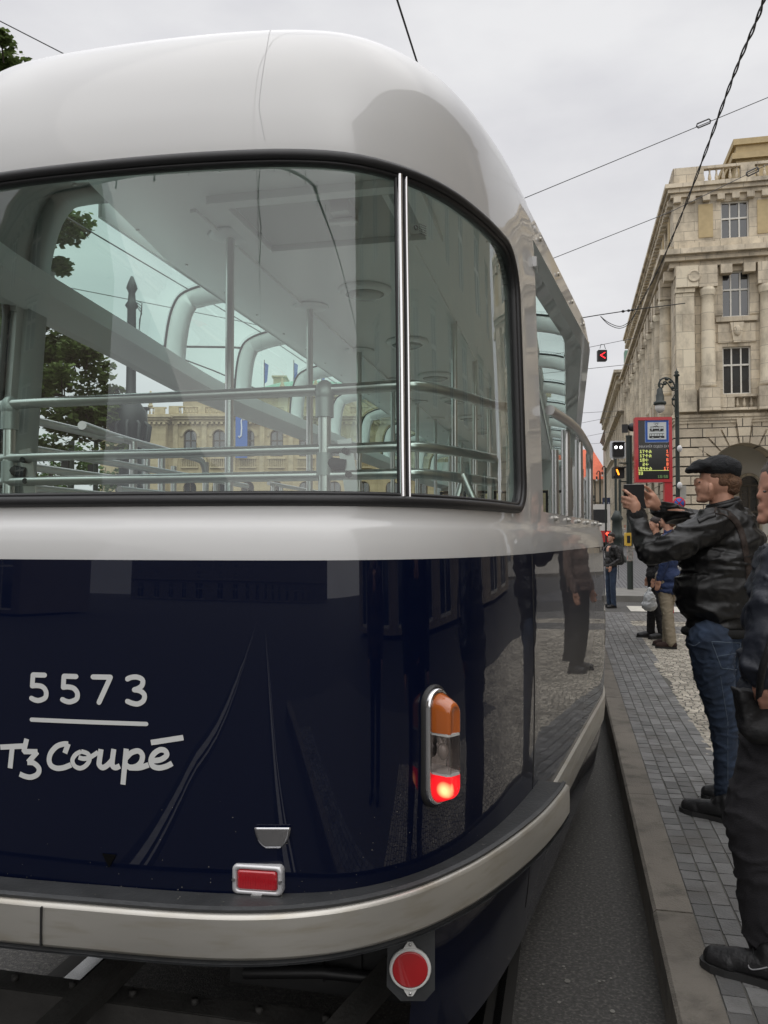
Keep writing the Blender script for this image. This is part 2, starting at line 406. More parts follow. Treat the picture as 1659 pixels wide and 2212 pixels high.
# inner lining: ceiling, lining of the rear cap
mb = MB()
CZ = 2.87
def deck(mb, z0, z1, hw, y0, inset):
    ysd = lin(y0, 3.3, 20) + [TLEN/2]; ysd = ysd + [TLEN - y for y in ysd[-2::-1]]
    sec = []
    for y in ysd:
        w = min(hw, outl(s_of_y(min(y, TLEN-y))).x - inset); sec.append([(TX-w, TY+y, z0), (TX+w, TY+y, z0), (TX+w, TY+y, z1), (TX-w, TY+y, z1), (TX-w, TY+y, z0)])
    mb.grid(sec, 0, False)
deck(mb, CZ, CZ+.02, .78, .62, .27)
for sx in (-1, 1): mb.box(TX+sx*.78-.008, TX+sx*.78+.008, TY+1.3, TY+TLEN-1.3, CZ, 2.985)
mb.build('ceiling', m_ceil, tram)
mb = MB()
for xx in (-.38, .38): mb.box(TX+xx-.012, TX+xx+.012, TY+1.3, TY+12.4, CZ-.014, CZ)
mb.build('ceiling_trim', m_ceil, tram)
bolts = MB(); bolts.lathe([(.008,-.004),(.008,0)], (TX-.70, TY+1.0, CZ), 8); sc0 = bolts.build('ceiling_screw', m_tube, tram)
for sx in (0, 1):
    for k in range(24):
        if sx or k: dup_part(sc0, (sx*1.4, k*.45, 0))
# roof hatch in the ceiling
h = MB(); hx, hy = TX+.12, TY+1.5
for (a, b, c, d) in ((-.40,-.34,-.30,.30), (.34,.40,-.30,.30), (-.34,.34,-.30,-.24), (-.34,.34,.24,.30)):
    h.box(hx+a, hx+b, hy+c, hy+d, CZ-.030, CZ)
ho = h.build('hatch', m_ceil, tram)
h = MB(); h.box(hx-.33, hx+.33, hy-.23, hy+.23, CZ-.008, CZ-.003); h.build('hatch_panel', m_line, ho)
h = MB(); h.box(hx+.05, hx+.12, hy-.2, hy-.05, CZ-.06, CZ-.009); h.tube([(hx+.03, hy-.13, CZ-.07), (hx+.14, hy-.13, CZ-.07)], .012); h.build('hatch_latch', m_tube, ho)
for k in range(6):
    h = MB(); c = (TX+.02, TY+2.45+k*1.15, CZ)
    h.lathe([(.135,0),(.14,-.012),(.12,-.028),(.10,-.030)][::-1], c, 28)
    lo = h.build('ceiling_lamp', m_ceil, tram)
    h = MB(); h.lathe([(.02,-.048),(.07,-.044),(.099,-.030)], c, 28); h.build('lamp_glass', mat('milky_glass', (.6,.62,.62), .2), lo)
mb = MB()
for fr in (False, True): patch(mb, lin(-s_of_y(TLEN/2), s_of_y(TLEN/2), 160), lin(.9, 1.66, 8), -.055, fr)
mb.build('inner_lining', mat('pale_lining', (.72,.74,.73), .5), tram)
# longitudinal side beams, ribs and curved roof glass
def bz(sx): return (2.42, 2.55) if sx < 0 else (2.70, 2.835)
for sx in (-1, 1):
    mb = MB(); BZ0, BZ1 = bz(sx); y_s = .62 if sx < 0 else 1.30
    for fr in (False, True):
        Sq = [s_of_y(y)*sx for y in lin(y_s, TLEN/2, 44)]
        rings = []
        for s in Sq:
            a, b = surf(s, BZ0, 0, fr), surf(s, BZ1, 0, fr)
            rings.append([a, b, b + Vector((-sx*.13, 0, -.005)), a + Vector((-sx*.145, 0, .045)), a + Vector((-sx*.05, 0, 0)), a])
        mb.grid(rings, 0, False, (sx < 0) != fr)
    mb.build('side_beam', m_ceil if sx < 0 else m_white, tram)
    for fr in (False, True):
        for k in range(12):
            y = 1.55 + k*.48
            p = surf(s_of_y(y)*sx, (BZ0+BZ1)/2, .0, fr)
            if not fr and not k: mb = MB(); mb.tube([p, p + Vector((sx*.008, 0, 0))], .010, 8); b0_ = mb.build('beam_screw', m_steel, tram); p0_ = p
            else: dup_part(b0_, p - p0_)
    for fr in (False, True):
        mb = MB()
        Sq = [s_of_y(y)*sx for y in lin(y_s+.08, TLEN/2, 60)]
        Zg = lin(BZ1, 2.9, 12) + [2.92, 2.94, 2.955, 2.97, 2.985, 2.995, 3.0]
        patch(mb, Sq, Zg, -.012, fr); mb.build('roof_glass', g_roof, tram)
ribs = [2.45 + 1.13*k for k in range(9)]
for sx, y0_, y1_, dp in ((-1, .90, 1.035, .022), (1, 1.22, 1.33, .05)):
    mb = MB(); R_ = []
    for z in lin(.95, 2.86, 40) + [2.90, 2.92, 2.94, 2.965, 2.98, 2.995]:
        o_ = surf(s_of_y((y0_+y1_)/2)*sx, z, -.035); i_ = surf(s_of_y((y0_+y1_)/2)*sx, z, -.035-dp); yy_ = [(s_left(v) if sx < 0 else s_of_y(v)) for v in (y0_, y1_)]
        a, b = surf(yy_[0]*sx, z, -.035), surf(yy_[1]*sx, z, -.035); c, d_ = surf(yy_[1]*sx, z, -.035-dp), surf(yy_[0]*sx, z, -.035-dp); c.y = b.y; 
        if z > 2.9: c.z = max(c.z, CZ-.02); d_.z = max(d_.z, CZ-.02)
        R_.append([a, b, c, d_, a])
    mb.grid(R_, 0, True); mb.build('rear_pillar_lining', m_line, tram)
for sx in (-1, 1):
    BZ0, BZ1 = bz(sx)
    for k, y in enumerate(ribs):
        fr = y > TLEN/2; yy = TLEN - y if fr else y
        Z = lin(BZ1-.01, 2.86, 12) + [2.88, 2.90, 2.92, 2.94, 2.96, 2.972, 2.984, 2.994, 3.0]
        mb = MB(); prev = []
        for z in Z:
            o_ = surf(s_of_y(yy)*sx, z, -.02, fr); i_ = surf(s_of_y(yy)*sx, z, -.11, fr)
            i_.y = o_.y
            if z > 2.9: i_.z = max(i_.z, CZ - .02)
            i_.z = max(i_.z, BZ1 - .02)
            prev.append((o_, i_))
        rings = [[o_ + Vector((0,-.035,0)), o_ + Vector((0,.035,0)), i_ + Vector((0,.035,0)), i_ + Vector((0,-.035,0)), o_ + Vector((0,-.035,0))] for o_, i_ in prev]
        mb.grid(rings, 0, True)
        rb = mb.build('roof_rib', m_ceil, tram)
        mb = MB(); mb.tube([o_ + Vector((0,-.036,0)) for o_, i_ in prev], .007, 6); mb.build('rib_seal', m_black, rb)
# rear window: seal, panes, mullions
def sweep(mb, path, a, b, off=0, front=False, n=10, closed=True):
    k = len(path); rings = []
    for i in range(k):
        s, z = path[i]; p = surf(s, z, off, front)
        q = surf(*path[(i+1) % k], off, front) if (closed or i < k-1) else p; q0 = surf(*path[i-1], off, front) if (closed or i > 0) else p
        t = (q - q0).normalized(); nn = (surf(s, z, .02, front) - surf0(s, z, front)).normalized(); sd = t.cross(nn).normalized()
        rings.append([p + sd*a*cos(2*pi*j/n) + nn*b*sin(2*pi*j/n) for j in range(n)] )
    for r in rings: r.append(r[0])
    if closed: rings.append(rings[0])
    mb.grid(rings, 0, True)
mb = MB(); sweep(mb, rr_path(S_W, WZ0, WZ1), .0135, .012, .004); seal = mb.build('window_seal', m_black, tram, merge=True)
mb = MB(); sweep(mb, rr_path(S_W-.0155, WZ0+.0155, WZ1-.0155, .135, .072), .0070, .014, -.008); mb.build('inner_bead', m_black, seal, merge=True)
for (a, b) in ((-S_W, -S_M), (-S_M, S_M), (S_M, S_W)):
    mb = MB(); patch(mb, lin(a, b, 60), lin(WZ0, WZ1, 24), -.012, False, lambda s, z: rr(s, z, S_W-.002, WZ0, WZ1))
    mb.build('window_pane', g_rear, tram, merge=True)
for sg in (-1, 1):
    mb = MB(); sweep(mb, [(sg*S_M, z) for z in lin(WZ0+.004, WZ1-.004, 24)], .019, .008, -.002, closed=False)
    mu = mb.build('window_mullion', m_black, tram)
    mb = MB()
    sweep(mb, [(sg*(S_M-.007), z) for z in lin(WZ0+.012, WZ1-.012, 24)], .0075, .010, .003, closed=False)
    sweep(mb, [(sg*(S_M+.0155), z) for z in lin(WZ0+.012, WZ1-.012, 24)], .0045, .007, .002, closed=False)
    mb.build('chrome_strip', m_chrome, mu)
# front windscreen
mb = MB(); sweep(mb, rr_path(S_W, WZ0, WZ1), .0105, .012, .004, True); mb.build('windscreen_seal', m_black, tram, merge=True)
mb = MB(); patch(mb, lin(-S_W, S_W, 80), lin(WZ0, WZ1, 16), -.012, True, lambda s, z: rr(s, z, S_W-.002, WZ0, WZ1)); mb.build('windscreen', g_rear, tram, merge=True)
# glass maker's mark etched on the corner pane
mb = MB()
for k in range(5):
    s0, z0 = S_M + .075, 2.405 - k*.006
    for q in range(5):
        a, b = s0 + q*.006 + .001*random.random(), s0 + q*.006 + .0045
        mb.add([surf(a, z0, -.009), surf(b, z0, -.009), surf(b, z0+.0025, -.009), surf(a, z0+.0025, -.009)], [(0,1,2,3)])
mb.tube([surf(S_M+.062+.006*cos(q), 2.393+.006*sin(q), -.009) for q in lin(0, 2*pi, 14)], .0012, 4)
mb.build('etched_mark', mat('etched_mark', (.05,.05,.05), .6), tram)
mb = MB(); rr5 = random.Random(2); sx0 = hit(560, 250)[0] if 'hit' in globals() else .12
pts_ = [(.318 + .008*noise.noise(Vector((z*5, 0, 3))) + (.02 if z < 2.65 else 0)*(2.65-z)/.1, z) for z in lin(2.56, 2.93, 26)]
mb.grid([[surf(a-.0007, z, .0008), surf(a+.0007, z, .0008)] for a, z in pts_]); mb.build('filler_seam', mat('seam_grey', (.44,.44,.44), .6), tram)
# seam between rear cap and side panels
for sg in (-1, 1):
    mb = MB(); sweep(mb, [(sg*S_SEAM, z) for z in lin(.42, ZW-.002, 20)], .0035, .002, .0, closed=False); mb.build('panel_seam', m_black, tram)
# sill bolts and drip lip at the pillar
for sg in (-1, 1):
    for k in range(24):
        y = 1.60 + k*.34
        s = s_of_y(y if y < TLEN/2 else TLEN - y)*sg
        p = surf(s, 1.672, .004, y >= TLEN/2); n = Vector((sg, 0, 0))
        if k == 0: p0_ = p; mb = MB(); mb.tube([p - n*.004, p + n*.008], .010, 10); mb.tube([p + n*.008, p + n*.012], .005, 6); b0_ = mb.build('sill_bolt', m_steel, tram)
        else: dup_part(b0_, p - p0_)
for sg in (-1, 1):
    a = surf(S_PR-.02 if sg > 0 else -S_PL+.02, 2.60, .0); mb = MB()
    mb.obox(a + Vector((-sg*.01, .03, .0)), (.022,0,0), (0,.05,0), (0,0,.018)); mb.build('drip_lip', m_white, tram)
# side trim strips
for sg in (-1, 1):
    mb = MB()
    for fr in (False, True):
        S = [s_of_y(y)*sg for y in lin(1.12, TLEN/2, 50)]
        for (z0, z1, o1) in ((.575, .705, .012),):
            R = [[surf(s, z0-.001, 0, fr), surf(s, z0, o1, fr), surf(s, (z0+z1)/2, o1+.003, fr), surf(s, z1, o1, fr), surf(s, z1+.003, 0, fr)] for s in S]
            mb.grid(R, 0, False, (sg < 0) != fr)
        R = [[surf(S[0], z0, 0, fr), surf(S[0], z0, o1, fr)], [surf(S[0], z1, 0, fr), surf(S[0], z1, o1, fr)]]; mb.grid(R)
    mb.build('side_trim', m_steel, tram)
    mb = MB()
    for fr in (False, True):
        S = [s_of_y(y)*sg for y in lin(1.12, TLEN/2, 50)]
        mb.grid([[surf(s, .552, .006, fr), surf(s, .570, .006, fr)] for s in S], 0, False, (sg < 0) != fr)
    mb.build('trim_gasket', m_black, tram)
# bumper
BP = catmull([(-.25,.004,0),(0,0,0),(.3,.022,0),(.5,.085,0),(.66,.205,0),(.78,.375,0),(.87,.57,0),(.95,.80,0),(1.0,1.0,0),(1.025,1.13,0)], 8)[8:]
BL = catmull([(-.3,.022,0),(0,0,0),(.25,-.008,0),(.5,.0,0),(.68,.055,0),(.82,.16,0),(.93,.33,0),(1.0,.55,0),(1.04,.8,0),(1.07,1.0,0),(1.09,1.13,0)], 8)[8:]
BP = [Vector((-p.x, p.y, 0)) for p in BL[:0:-1]] + BP
def bump_pt(i, off, z):
    p = BP[i]; t = (BP[min(i+1, len(BP)-1)] - BP[max(i-1, 0)]).normalized(); n = Vector((t.y, -t.x, 0))
    q = p + n*off; return Vector((TX + q.x, TY + q.y, z))
BT, BB = .802, .704
prfs = [[(-.014, BT-.001), (-.006, BT-.0015), (-.001, BT-.004), (.0022, BT-.010)], [(.0022, BT-.010), (.0030, BT-.03), (.0033, (BT+BB)/2), (.0030, BB+.03), (.0022, BB+.009)], [(.0022, BB+.009), (-.001, BB+.003), (-.006, BB), (-.03, BB-.001)]]
gap_i = min(range(len(BP)), key=lambda i: abs(BP[i].x + .105))
for (i0, i1) in ((0, gap_i), (gap_i, len(BP)-1)):
    mb = MB(); ix = list(range(i0, i1+1))
    for prf in prfs: mb.grid([[bump_pt(i, o, z) for o, z in prf] for i in ix], 0, True, True)
    e_ = [bump_pt(ix[-1], o, z) for o, z in sum(prfs, [])]; mb.add(e_, [tuple(range(len(e_)))])
    b_ = mb.build('bumper', m_steel, tram)
mb = MB(); g = bump_pt(gap_i, .0052, BT-.008); mb.box(g.x-.0018, g.x+.0018, g.y-.002, g.y+.01, BB+.006, BT-.008); mb.build('bumper_joint', m_black, tram)
mb = MB()
ix = list(range(len(BP)))
ps2 = [(-.012, BT-.004), (-.008, BT+.006), (-.018, BT+.010), (-.024, BT+.003), (-.102, BT+.001), (-.109, BT-.006), (-.109, BT-.05), (-.02, BB-.004), (-.012, BB-.012), (.0, BB-.010)]
mb.grid([[bump_pt(i, o, z) for o, z in ps2] for i in ix], 0, False, True)
for e in (0, -1):
    i = 0 if e == 0 else len(BP)-1
    R = [bump_pt(i, o, z) for o, z in ps2]; mb.add(R, [tuple(range(len(R)))])
mb.build('bumper_backing', m_shelf, tram)
mb = MB(); rg = random.Random(8)
for k in range(170):
    i = rg.randint(4, len(BP)-5); p = bump_pt(i, -rg.uniform(.028, .098), BT+.0042); r = rg.uniform(.0006, .0017)
    mb.add([p + Vector((r*cos(q*pi/3), r*1.4*sin(q*pi/3), 0)) for q in range(6)], [(0,1,2,3,4,5)])
for k in range(90):
    s = rg.uniform(-.4, S_SEAM); z = .80 + .22*rg.random()**2; r = rg.uniform(.0005, .0013); mb.add([surf(s + r*cos(q*pi/3), z + r*sin(q*pi/3), .0012) for q in range(6)], [(0,1,2,3,4,5)])
tag(mb.build('road_spray', mat('dried_spray', (.16,.155,.14), .9, island=.4), tram), kind='stuff')
for sg in (-1, 1):
    mb = MB(); i = len(BP)-10 if sg > 0 else 9
    a = bump_pt(i, -.09, .83); c = Vector((a.x, a.y, .80))
    mb.obox(c + Vector((-sg*.03, .02, .02)), (.006,.0,0), (0,.05,0), (0,0,.026)); mb.obox(c + Vector((-sg*.05, .05, -.03)), (.04,.0,0), (0,.012,0), (0,0,.03))
    mb.build('bumper_bracket', m_shelf, tram)
# coupler cover recess under the centre of the rear panel
mb = MB(); mb.prism([(TX-.16, .73), (TX-.13, .775), (TX+.13, .775), (TX+.17, .73)], TY+.085, TY+.11); mb.build('coupler_flap', mat('grey_flap', (.03,.031,.03), .5), tram)
mb = MB(); mb.tube([(TX-.175,TY+.083,.745),(TX-.15,TY+.083,.745),(TX-.13,TY+.083,.779),(TX+.12,TY+.083,.779),(TX+.15,TY+.083,.755)], .0022, 6); mb.build('flap_edge', m_tube, tram)
mb = MB(); y_ = surf0(0, .86).y - .003; mb.prism([(TX-.018, .875), (TX+.018, .875), (TX, .845)], y_-.001, y_+.001); mb.build('triangle_mark', mat('matt_black', (.002,.002,.002), .8, spec=.1), tram)
# underframe seen below the bumper
m_dust = mat('dusty_dark_steel', (.045,.043,.04), .75, bump=.4, bscale=50, var=.3, vscale=8)
mb = MB()
for x in (-.42, .42): mb.box(TX+x-.06, TX+x+.06, TY+.35, TY+2.2, .66, .78)
mb.box(TX-.95, TX+.95, TY+2.1, TY+2.2, .42, .85)
mb.box(TX-.95, TX+.9, TY+1.0, TY+1.06, .70, .86)
mb.build('underframe', m_dark, tram)
mb = MB(); mb.box(TX-.02, TX+.60, TY+.85, TY+1.7, .20, .68)
for k in range(5): mb.box(TX+.02+k*.12, TX+.05+k*.12, TY+.835, TY+.851, .24, .64)
mb.build('equipment_box', m_dark, tram)
mb = MB()
mb.tube([(TX+.05, TY+.80, .26), (TX+.30, TY+.78, .30), (TX+.58, TY+.84, .27)], .018, 8); mb.tube([(TX+.12, TY+.79, .60), (TX+.15, TY+.76, .45), (TX+.28, TY+.77, .40), (TX+.33, TY+.80, .62)], .012, 8)
mb.build('brake_hoses', m_black, tram)
mb = MB()
mb.bar((TX-.95, TY+.66, .175), (TX+.95, TY+.66, .175), .09, .11); mb.bar((TX-.95, TY+.615, .222), (TX+.95, TY+.615, .222), .012, .014)
for k in range(9): mb.lathe([(.012,.23),(.012,.245)], (TX-.85+k*.2, TY+.66, 0), 6)
cb = mb.build('lifeguard_beam', m_dust, tram)
mb = MB(); mb.bar((TX-.34, TY+.18, .265), (TX-.34, TY+2.0, .265), .085, .05); mb.build('lifeguard_arm', m_dust, tram)
mb = MB(); mb.bar((TX+.40, TY+.55, .25), (TX+.62, TY+1.0, .40), .08, .03); mb.build('lifeguard_strut', m_dust, tram)
for x in (-.86,):
    mb = MB(); mb.prism([(TX+x-.10, .70), (TX+x+.06, .70), (TX+x+.06, .665), (TX+x-.06, .625), (TX+x-.10, .625)], TY+.13, TY+.19); mb.build('bumper_stay', m_dark, tram)
for yb in (3.6, 10.4):
    for dy in (-.95, .95):
        for x in (-.72, .72):
            mb = MB(Matrix.Translation((TX+x, TY+yb+dy, .33)) @ Matrix.Rotation(pi/2, 4, 'Y')); mb.lathe([(.1,-.06),(.30,-.05),(.33,-.03),(.33,.03),(.31,.05),(.1,.06)], n=28); mb.build('wheel', m_dark, tram)
    mb = MB(); mb.box(TX-.62, TX+.62, TY+yb-.9, TY+yb+.9, .3, .52); mb.build('bogie', m_dark, tram)
mb = MB(); deck(mb, .86, .9, 1.16, .45, .08); mb.build('floor', mat('grey_floor', (.5,.5,.48), .6), tram)
# ------------------------------------------------------------- handrails in the rear bay
def rail(name, pts, r, parent=tram, m=None, n=12): mb = MB(); mb.tube(pts, r, n); return mb.build(name, m or m_tube, parent)
def T(x, y, z): return Vector((TX + x, TY + y, z))
for (z, r, sh) in ((2.056, .0175, 0), (1.872, .016, .02), (1.790, .016, .02)):
    pts = [T(-1.03,1.9,z), T(-1.02,1.5,z), T(-1.0,1.15,z), T(-.95,.95,z), T(-.85,.86,z), T(-.35,.84,z), T(.0,.83,z), T(.35,.82,z), T(.52,.80,z), T(.60,.83,z), T(.69,1.0,z), T(.78,1.24,z), T(.84,1.30,z), T(.90,1.34,z)]
    if sh: pts = pts[:-2]
    rail('handrail', catmull(pts, 4), r)
for x, y in ((-.85, .865), (.295, .82)):
    st = rail('stanchion', [T(x, y, .9), T(x, y, 2.05)], .02)
    mb = MB(); mb.ell(T(x, y, 2.045), (.032,.030,.042), 14, 10); mb.tube([T(x, y, 1.97), T(x, y, 2.03)], .029, 12); mb.tube([T(x, y, 1.79), T(x, y, 1.86)], .026, 12)
    mb.build('rail_clamp', mat('cast_grey', (.42,.44,.43), .4, metal=.5), st)
    mb = MB(); mb.bar(T(x+.065, y-.005, 1.90), T(x+.105, y-.005, 1.64), .006, .045, up=(1,0,0)); pl = mb.build('bracket_plate', m_tube, st)
    mb = MB(); mb.tube([T(x+.072, y-.03, 1.862), T(x+.072, y-.002, 1.862)], .010, 8); mb.tube([T(x+.083, y-.03, 1.79), T(x+.083, y-.002, 1.79)], .010, 8); mb.tube([T(x, y, 1.83), T(x+.07, y, 1.82)], .02, 10); mb.build('bracket_bolts', m_dark, pl)
rail('seat_frame', [T(.665, 1.0, 1.66), T(.70, 1.02, 1.79), T(.70,1.02,1.80)], .012); rail('seat_frame', [T(.70, 1.0, 1.80), T(.76, 1.0, 1.66)], .013)
for sg in (-1, 1):
    # long grab rails running forward along the open sides
    pts = [T(sg*.965, 1.48, 2.07), T(sg*1.06, 2.0, 2.07), T(sg*1.14, 2.9, 2.07), T(sg*1.145, 3.05, 2.05), T(sg*1.145, 3.09, 1.98)]
    rail('side_handrail', catmull(pts, 4), .019)
    for (x, y) in ((1.145, 3.09), (1.08, 2.4), (1.02, 2.0), (1.15, 4.3), (1.15, 5.5), (1.15, 6.7), (1.15, 7.9), (1.15, 9.1), (1.15, 10.3)):
        rail('side_stanchion', [T(sg*x, y, 1.69), T(sg*x, y, 2.0 if y > 3.2 else 2.06)], .019)
        rail('side_stanchion', [T(sg*(x-.045), y+.05, 1.60), T(sg*(x-.045), y+.05, 1.98)], .015)
    for z in (2.0, 1.86, 1.76): rail('side_handrail', [T(sg*1.15, 4.2 if z > 1.9 else 3.2, z), T(sg*1.15, 12.0, z)], .015)
# inner seat-back rails of the left side seen through the rear glass
rail('seat_rail', [T(-.93, 1.0, 1.93), T(-1.0, 3.4, 1.93)], .016); rail('seat_rail', [T(-.8, 1.5, 1.80), T(-.8, 5.8, 1.80)], .014)
for k in range(9):
    x, y = -.35, 1.59 + k*1.1
    rail('ceiling_pole', [T(x, y, .9), T(x, y, CZ)], .018)
    if k: rail('ceiling_pole', [T(.38, y+.5, .9), T(.38, y+.5, CZ)], .018)
mb = MB()
for k in range(9): mb.lathe([(.10,CZ-.004-.0),(.09,CZ-.012),(.03,CZ-.018)][::-1], (TX-.345, TY+1.59+k*1.1, 0), 20)
mb.build('pole_flange', m_ceil, tram)
# driver's bulkhead at the far end
mb = MB(); yb = TY + 12.3
xs = [-1.13, -.78, -.72, -.28, -.2, .2, .28, .72, .78, 1.13]
mb.box(TX-1.15, TX+1.15, yb, yb+.04, 2.38, CZ); mb.box(TX-1.15, TX+1.15, yb, yb+.04, .9, 1.45)
for a in (-1.15, -.75, -.24, .20, .71, 1.11): mb.box(TX+a, TX+a+.05, yb, yb+.04, 1.45, 2.38)
bk = mb.build('cab_bulkhead', m_line, tram)
for a, b in ((-1.10,-.75), (-.70,-.24), (-.19,.20), (.25,.71), (.76,1.11)):
    mb = MB()
    for (p, q, r_, s_) in ((a+.005, a+.045, 1.46, 2.37), (b-.045, b-.005, 1.46, 2.37), (a+.045, b-.045, 1.46, 1.50), (a+.045, b-.045, 2.33, 2.37)): mb.box(TX+p, TX+q, yb-.01, yb+.05, r_, s_)
    mb.build('cab_window_frame', m_black, bk)
# ------------------------------------------------------------- taillight cluster
def frame_on(s, z, front=False):
    p = surf0(s, z, front); n = (surf(s, z, .02, front) - p).normalized(); t = Vector((0,0,1)).cross(n).normalized(); u = n.cross(t)
    return Matrix(((t.x,u.x,n.x,p.x),(t.y,u.y,n.y,p.y),(t.z,u.z,n.z,p.z),(0,0,0,1)))
def stadium(w, h, n=12):
    """outline points, w = half width, h = half height"""
    P = []
    for i in range(n+1): q = pi*i/n; P.append((w*cos(q), (h-w) + w*sin(q)))
    for i in range(n+1): q = pi + pi*i/n; P.append((w*cos(q), -(h-w) + w*sin(q)))
    return P
def loft(mb, rings, close_end=True, m=0):
    R = [[(x, y, d) for x, y in stadium(w, h)] for (w, h, d) in rings]
    for r in R: r.append(r[0])
    mb.grid(R, m, True)
    if close_end: mb.add(R[-1][:-1], [tuple(range(len(R[-1])-1))[::-1]], m)
SL = None
def hit(px, py, s0=0., s1=None):
    """where the sight line through (px,py) meets the tram's tail; used once to locate the lamps and lettering on the body"""
    r = ray(px, py); best = None; lo, hi = s0, s1 or S_SEAM
    # walk s, find sign change of horizontal angle
    def g(s):
        z = 1.2
        for _ in range(6):
            p = surf0(s, z); k = (p - CAM).dot(Vector((r.x, r.y, 0)))/(r.x*r.x + r.y*r.y); z = CAM.z + r.z*k
        q = p - CAM; return q.x*r.y - q.y*r.x, z
    ga = g(lo)[0]
    for _ in range(40):
        m = (lo+hi)/2; gm, z = g(m)
        if (gm > 0) == (ga > 0): lo = m
        else: hi = m
    return lo, g(lo)[1]
m_amber = mat('amber_lens', (.42,.10,.014), .12, coat=1); m_clear = glass('clear_lens', (.80,.74,.72), .12)
m_redlens = mat('red_lens', (.35,.01,.01), .12, coat=1)
def glow_lens():
    m = mat('lit_red_lens', (.30,.004,.006), .2, coat=.4); t = m.node_tree; l = t.links.new; b = t.nodes['Principled BSDF']
    tc = N(t, 'ShaderNodeTexCoord'); vm = N(t, 'ShaderNodeVectorMath', operation='DISTANCE'); l(tc.outputs['Object'], vm.inputs[0]); m['dist'] = 1
    return m, vm, b, l, t
for sg in (-1, 1):
    s_l, z_l = hit(936, 1610) if sg > 0 else (-hit(936, 1610)[0], hit(936, 1610)[1])
    M = frame_on(s_l, z_l) @ Matrix.Diagonal((.82, .93, 1, 1)); TLH = .150
    lt = MB(M); loft(lt, [(.052,TLH+.008,-.01),(.052,TLH+.008,.006),(.046,TLH+.002,.010)]); tl = lt.build('taillight', m_black, tram)
    lt = MB(M); loft(lt, [(.047,TLH,.004),(.046,TLH,.016),(.040,TLH-.008,.024),(.037,TLH-.010,.018)]); lt.build('chrome_rim', m_chrome, tl)
    full = MB(); loft(full, [(.037,TLH-.010,.014),(.036,TLH-.012,.03),(.028,TLH-.028,.062),(.024,TLH-.034,.068),(.018,TLH-.040,.070),(.016,TLH-.042,.066),(.010,TLH-.048,.067),(.004,TLH-.053,.064)])
    for (lo_, hi_, nm, mm) in ((.043, 1, 'amber_lens', m_amber), (-.057, .037, 'clear_lens', m_clear), (-1, -.063, 'red_lens', None)):
        me = bpy.data.meshes.new('t'); me.from_pydata(full.v, [], full.f); b = bmesh.new(); b.from_mesh(me)
        bmesh.ops.remove_doubles(b, verts=b.verts, dist=1e-6)
        for (zc, sgn) in ((lo_, -1), (hi_, 1)):
            if abs(zc) < 1: bmesh.ops.bisect_plane(b, geom=b.verts[:]+b.edges[:]+b.faces[:], plane_co=(0, zc, 0), plane_no=(0, sgn, 0), clear_outer=True)
        b.to_mesh(me); b.free()
        if mm is None:
            mm, vm, bs, l, t = glow_lens(); vm.inputs[1].default_value = tuple((M @ Vector((-.022, -.098, .055))) - wloc(tl))
            r = N(t, 'ShaderNodeValToRGB'); mr = N(t, 'ShaderNodeMapRange'); mr.inputs['From Max'].default_value = .075
            l(vm.outputs['Value'], mr.inputs[0]); l(mr.outputs[0], r.inputs[0])
            e = r.color_ramp.elements; e[0].position = .10; e[0].color = (2.4,.75,.3,1); e[1].position = 1; e[1].color = (.16,.001,.003,1)
            k1 = e.new(.3); k1.color = (1.0,.012,.015,1); k2 = e.new(.6); k2.color = (.45,.004,.010,1)
            l(r.outputs[0], bs.inputs['Emission Color']); bs.inputs['Emission Strength'].default_value = 1.0
            if sg < 0: mm = m_redlens
        q = MB(M); q.add([v.co.copy() for v in me.vertices], [tuple(p.vertices) for p in me.polygons], 0, True)
        q.build(nm, mm, tl); bpy.data.meshes.remove(me)
    bl = MB(M); bl.ell((-.006, -.008, .036), (.015,.022,.014), 14, 10); bl.tube([(-.006,.012,.03),(-.006,.030,.022)], .009, 10); bl.build('bulb', mat('bulb_glass', (.35,.33,.30), .08, spec=.9), tl)
    bl = MB(M)
    for kk in range(9): bl.bar((-.02+kk*.005, -.050, .0665 if 0 < kk < 8 else .064), (-.02+kk*.005, .032, .0665 if 0 < kk < 8 else .064), .0012, .0012, up=(0,0,1))
    bl.build('lens_flutes', m_clear, tl)
    bl = MB(M); bl.prism([(-.034,.012),(.034,.012),(.034,.016),(-.034,.016)], -.060, .040); bl.build('lamp_reflector', mat('dull_reflector', (.16,.12,.11), .3, metal=.6), tl)
    sp = MB(M)
    for zc in (.040, -.060): sp = MB(M); sp.prism([(-.0365,.016),(-.028,.063),(-.02,.069),(.02,.069),(.028,.063),(.0365,.016)], zc-.0035, zc+.0035); sp.build('lens_divider', mat('pale_plastic', (.5,.5,.48), .4), tl)
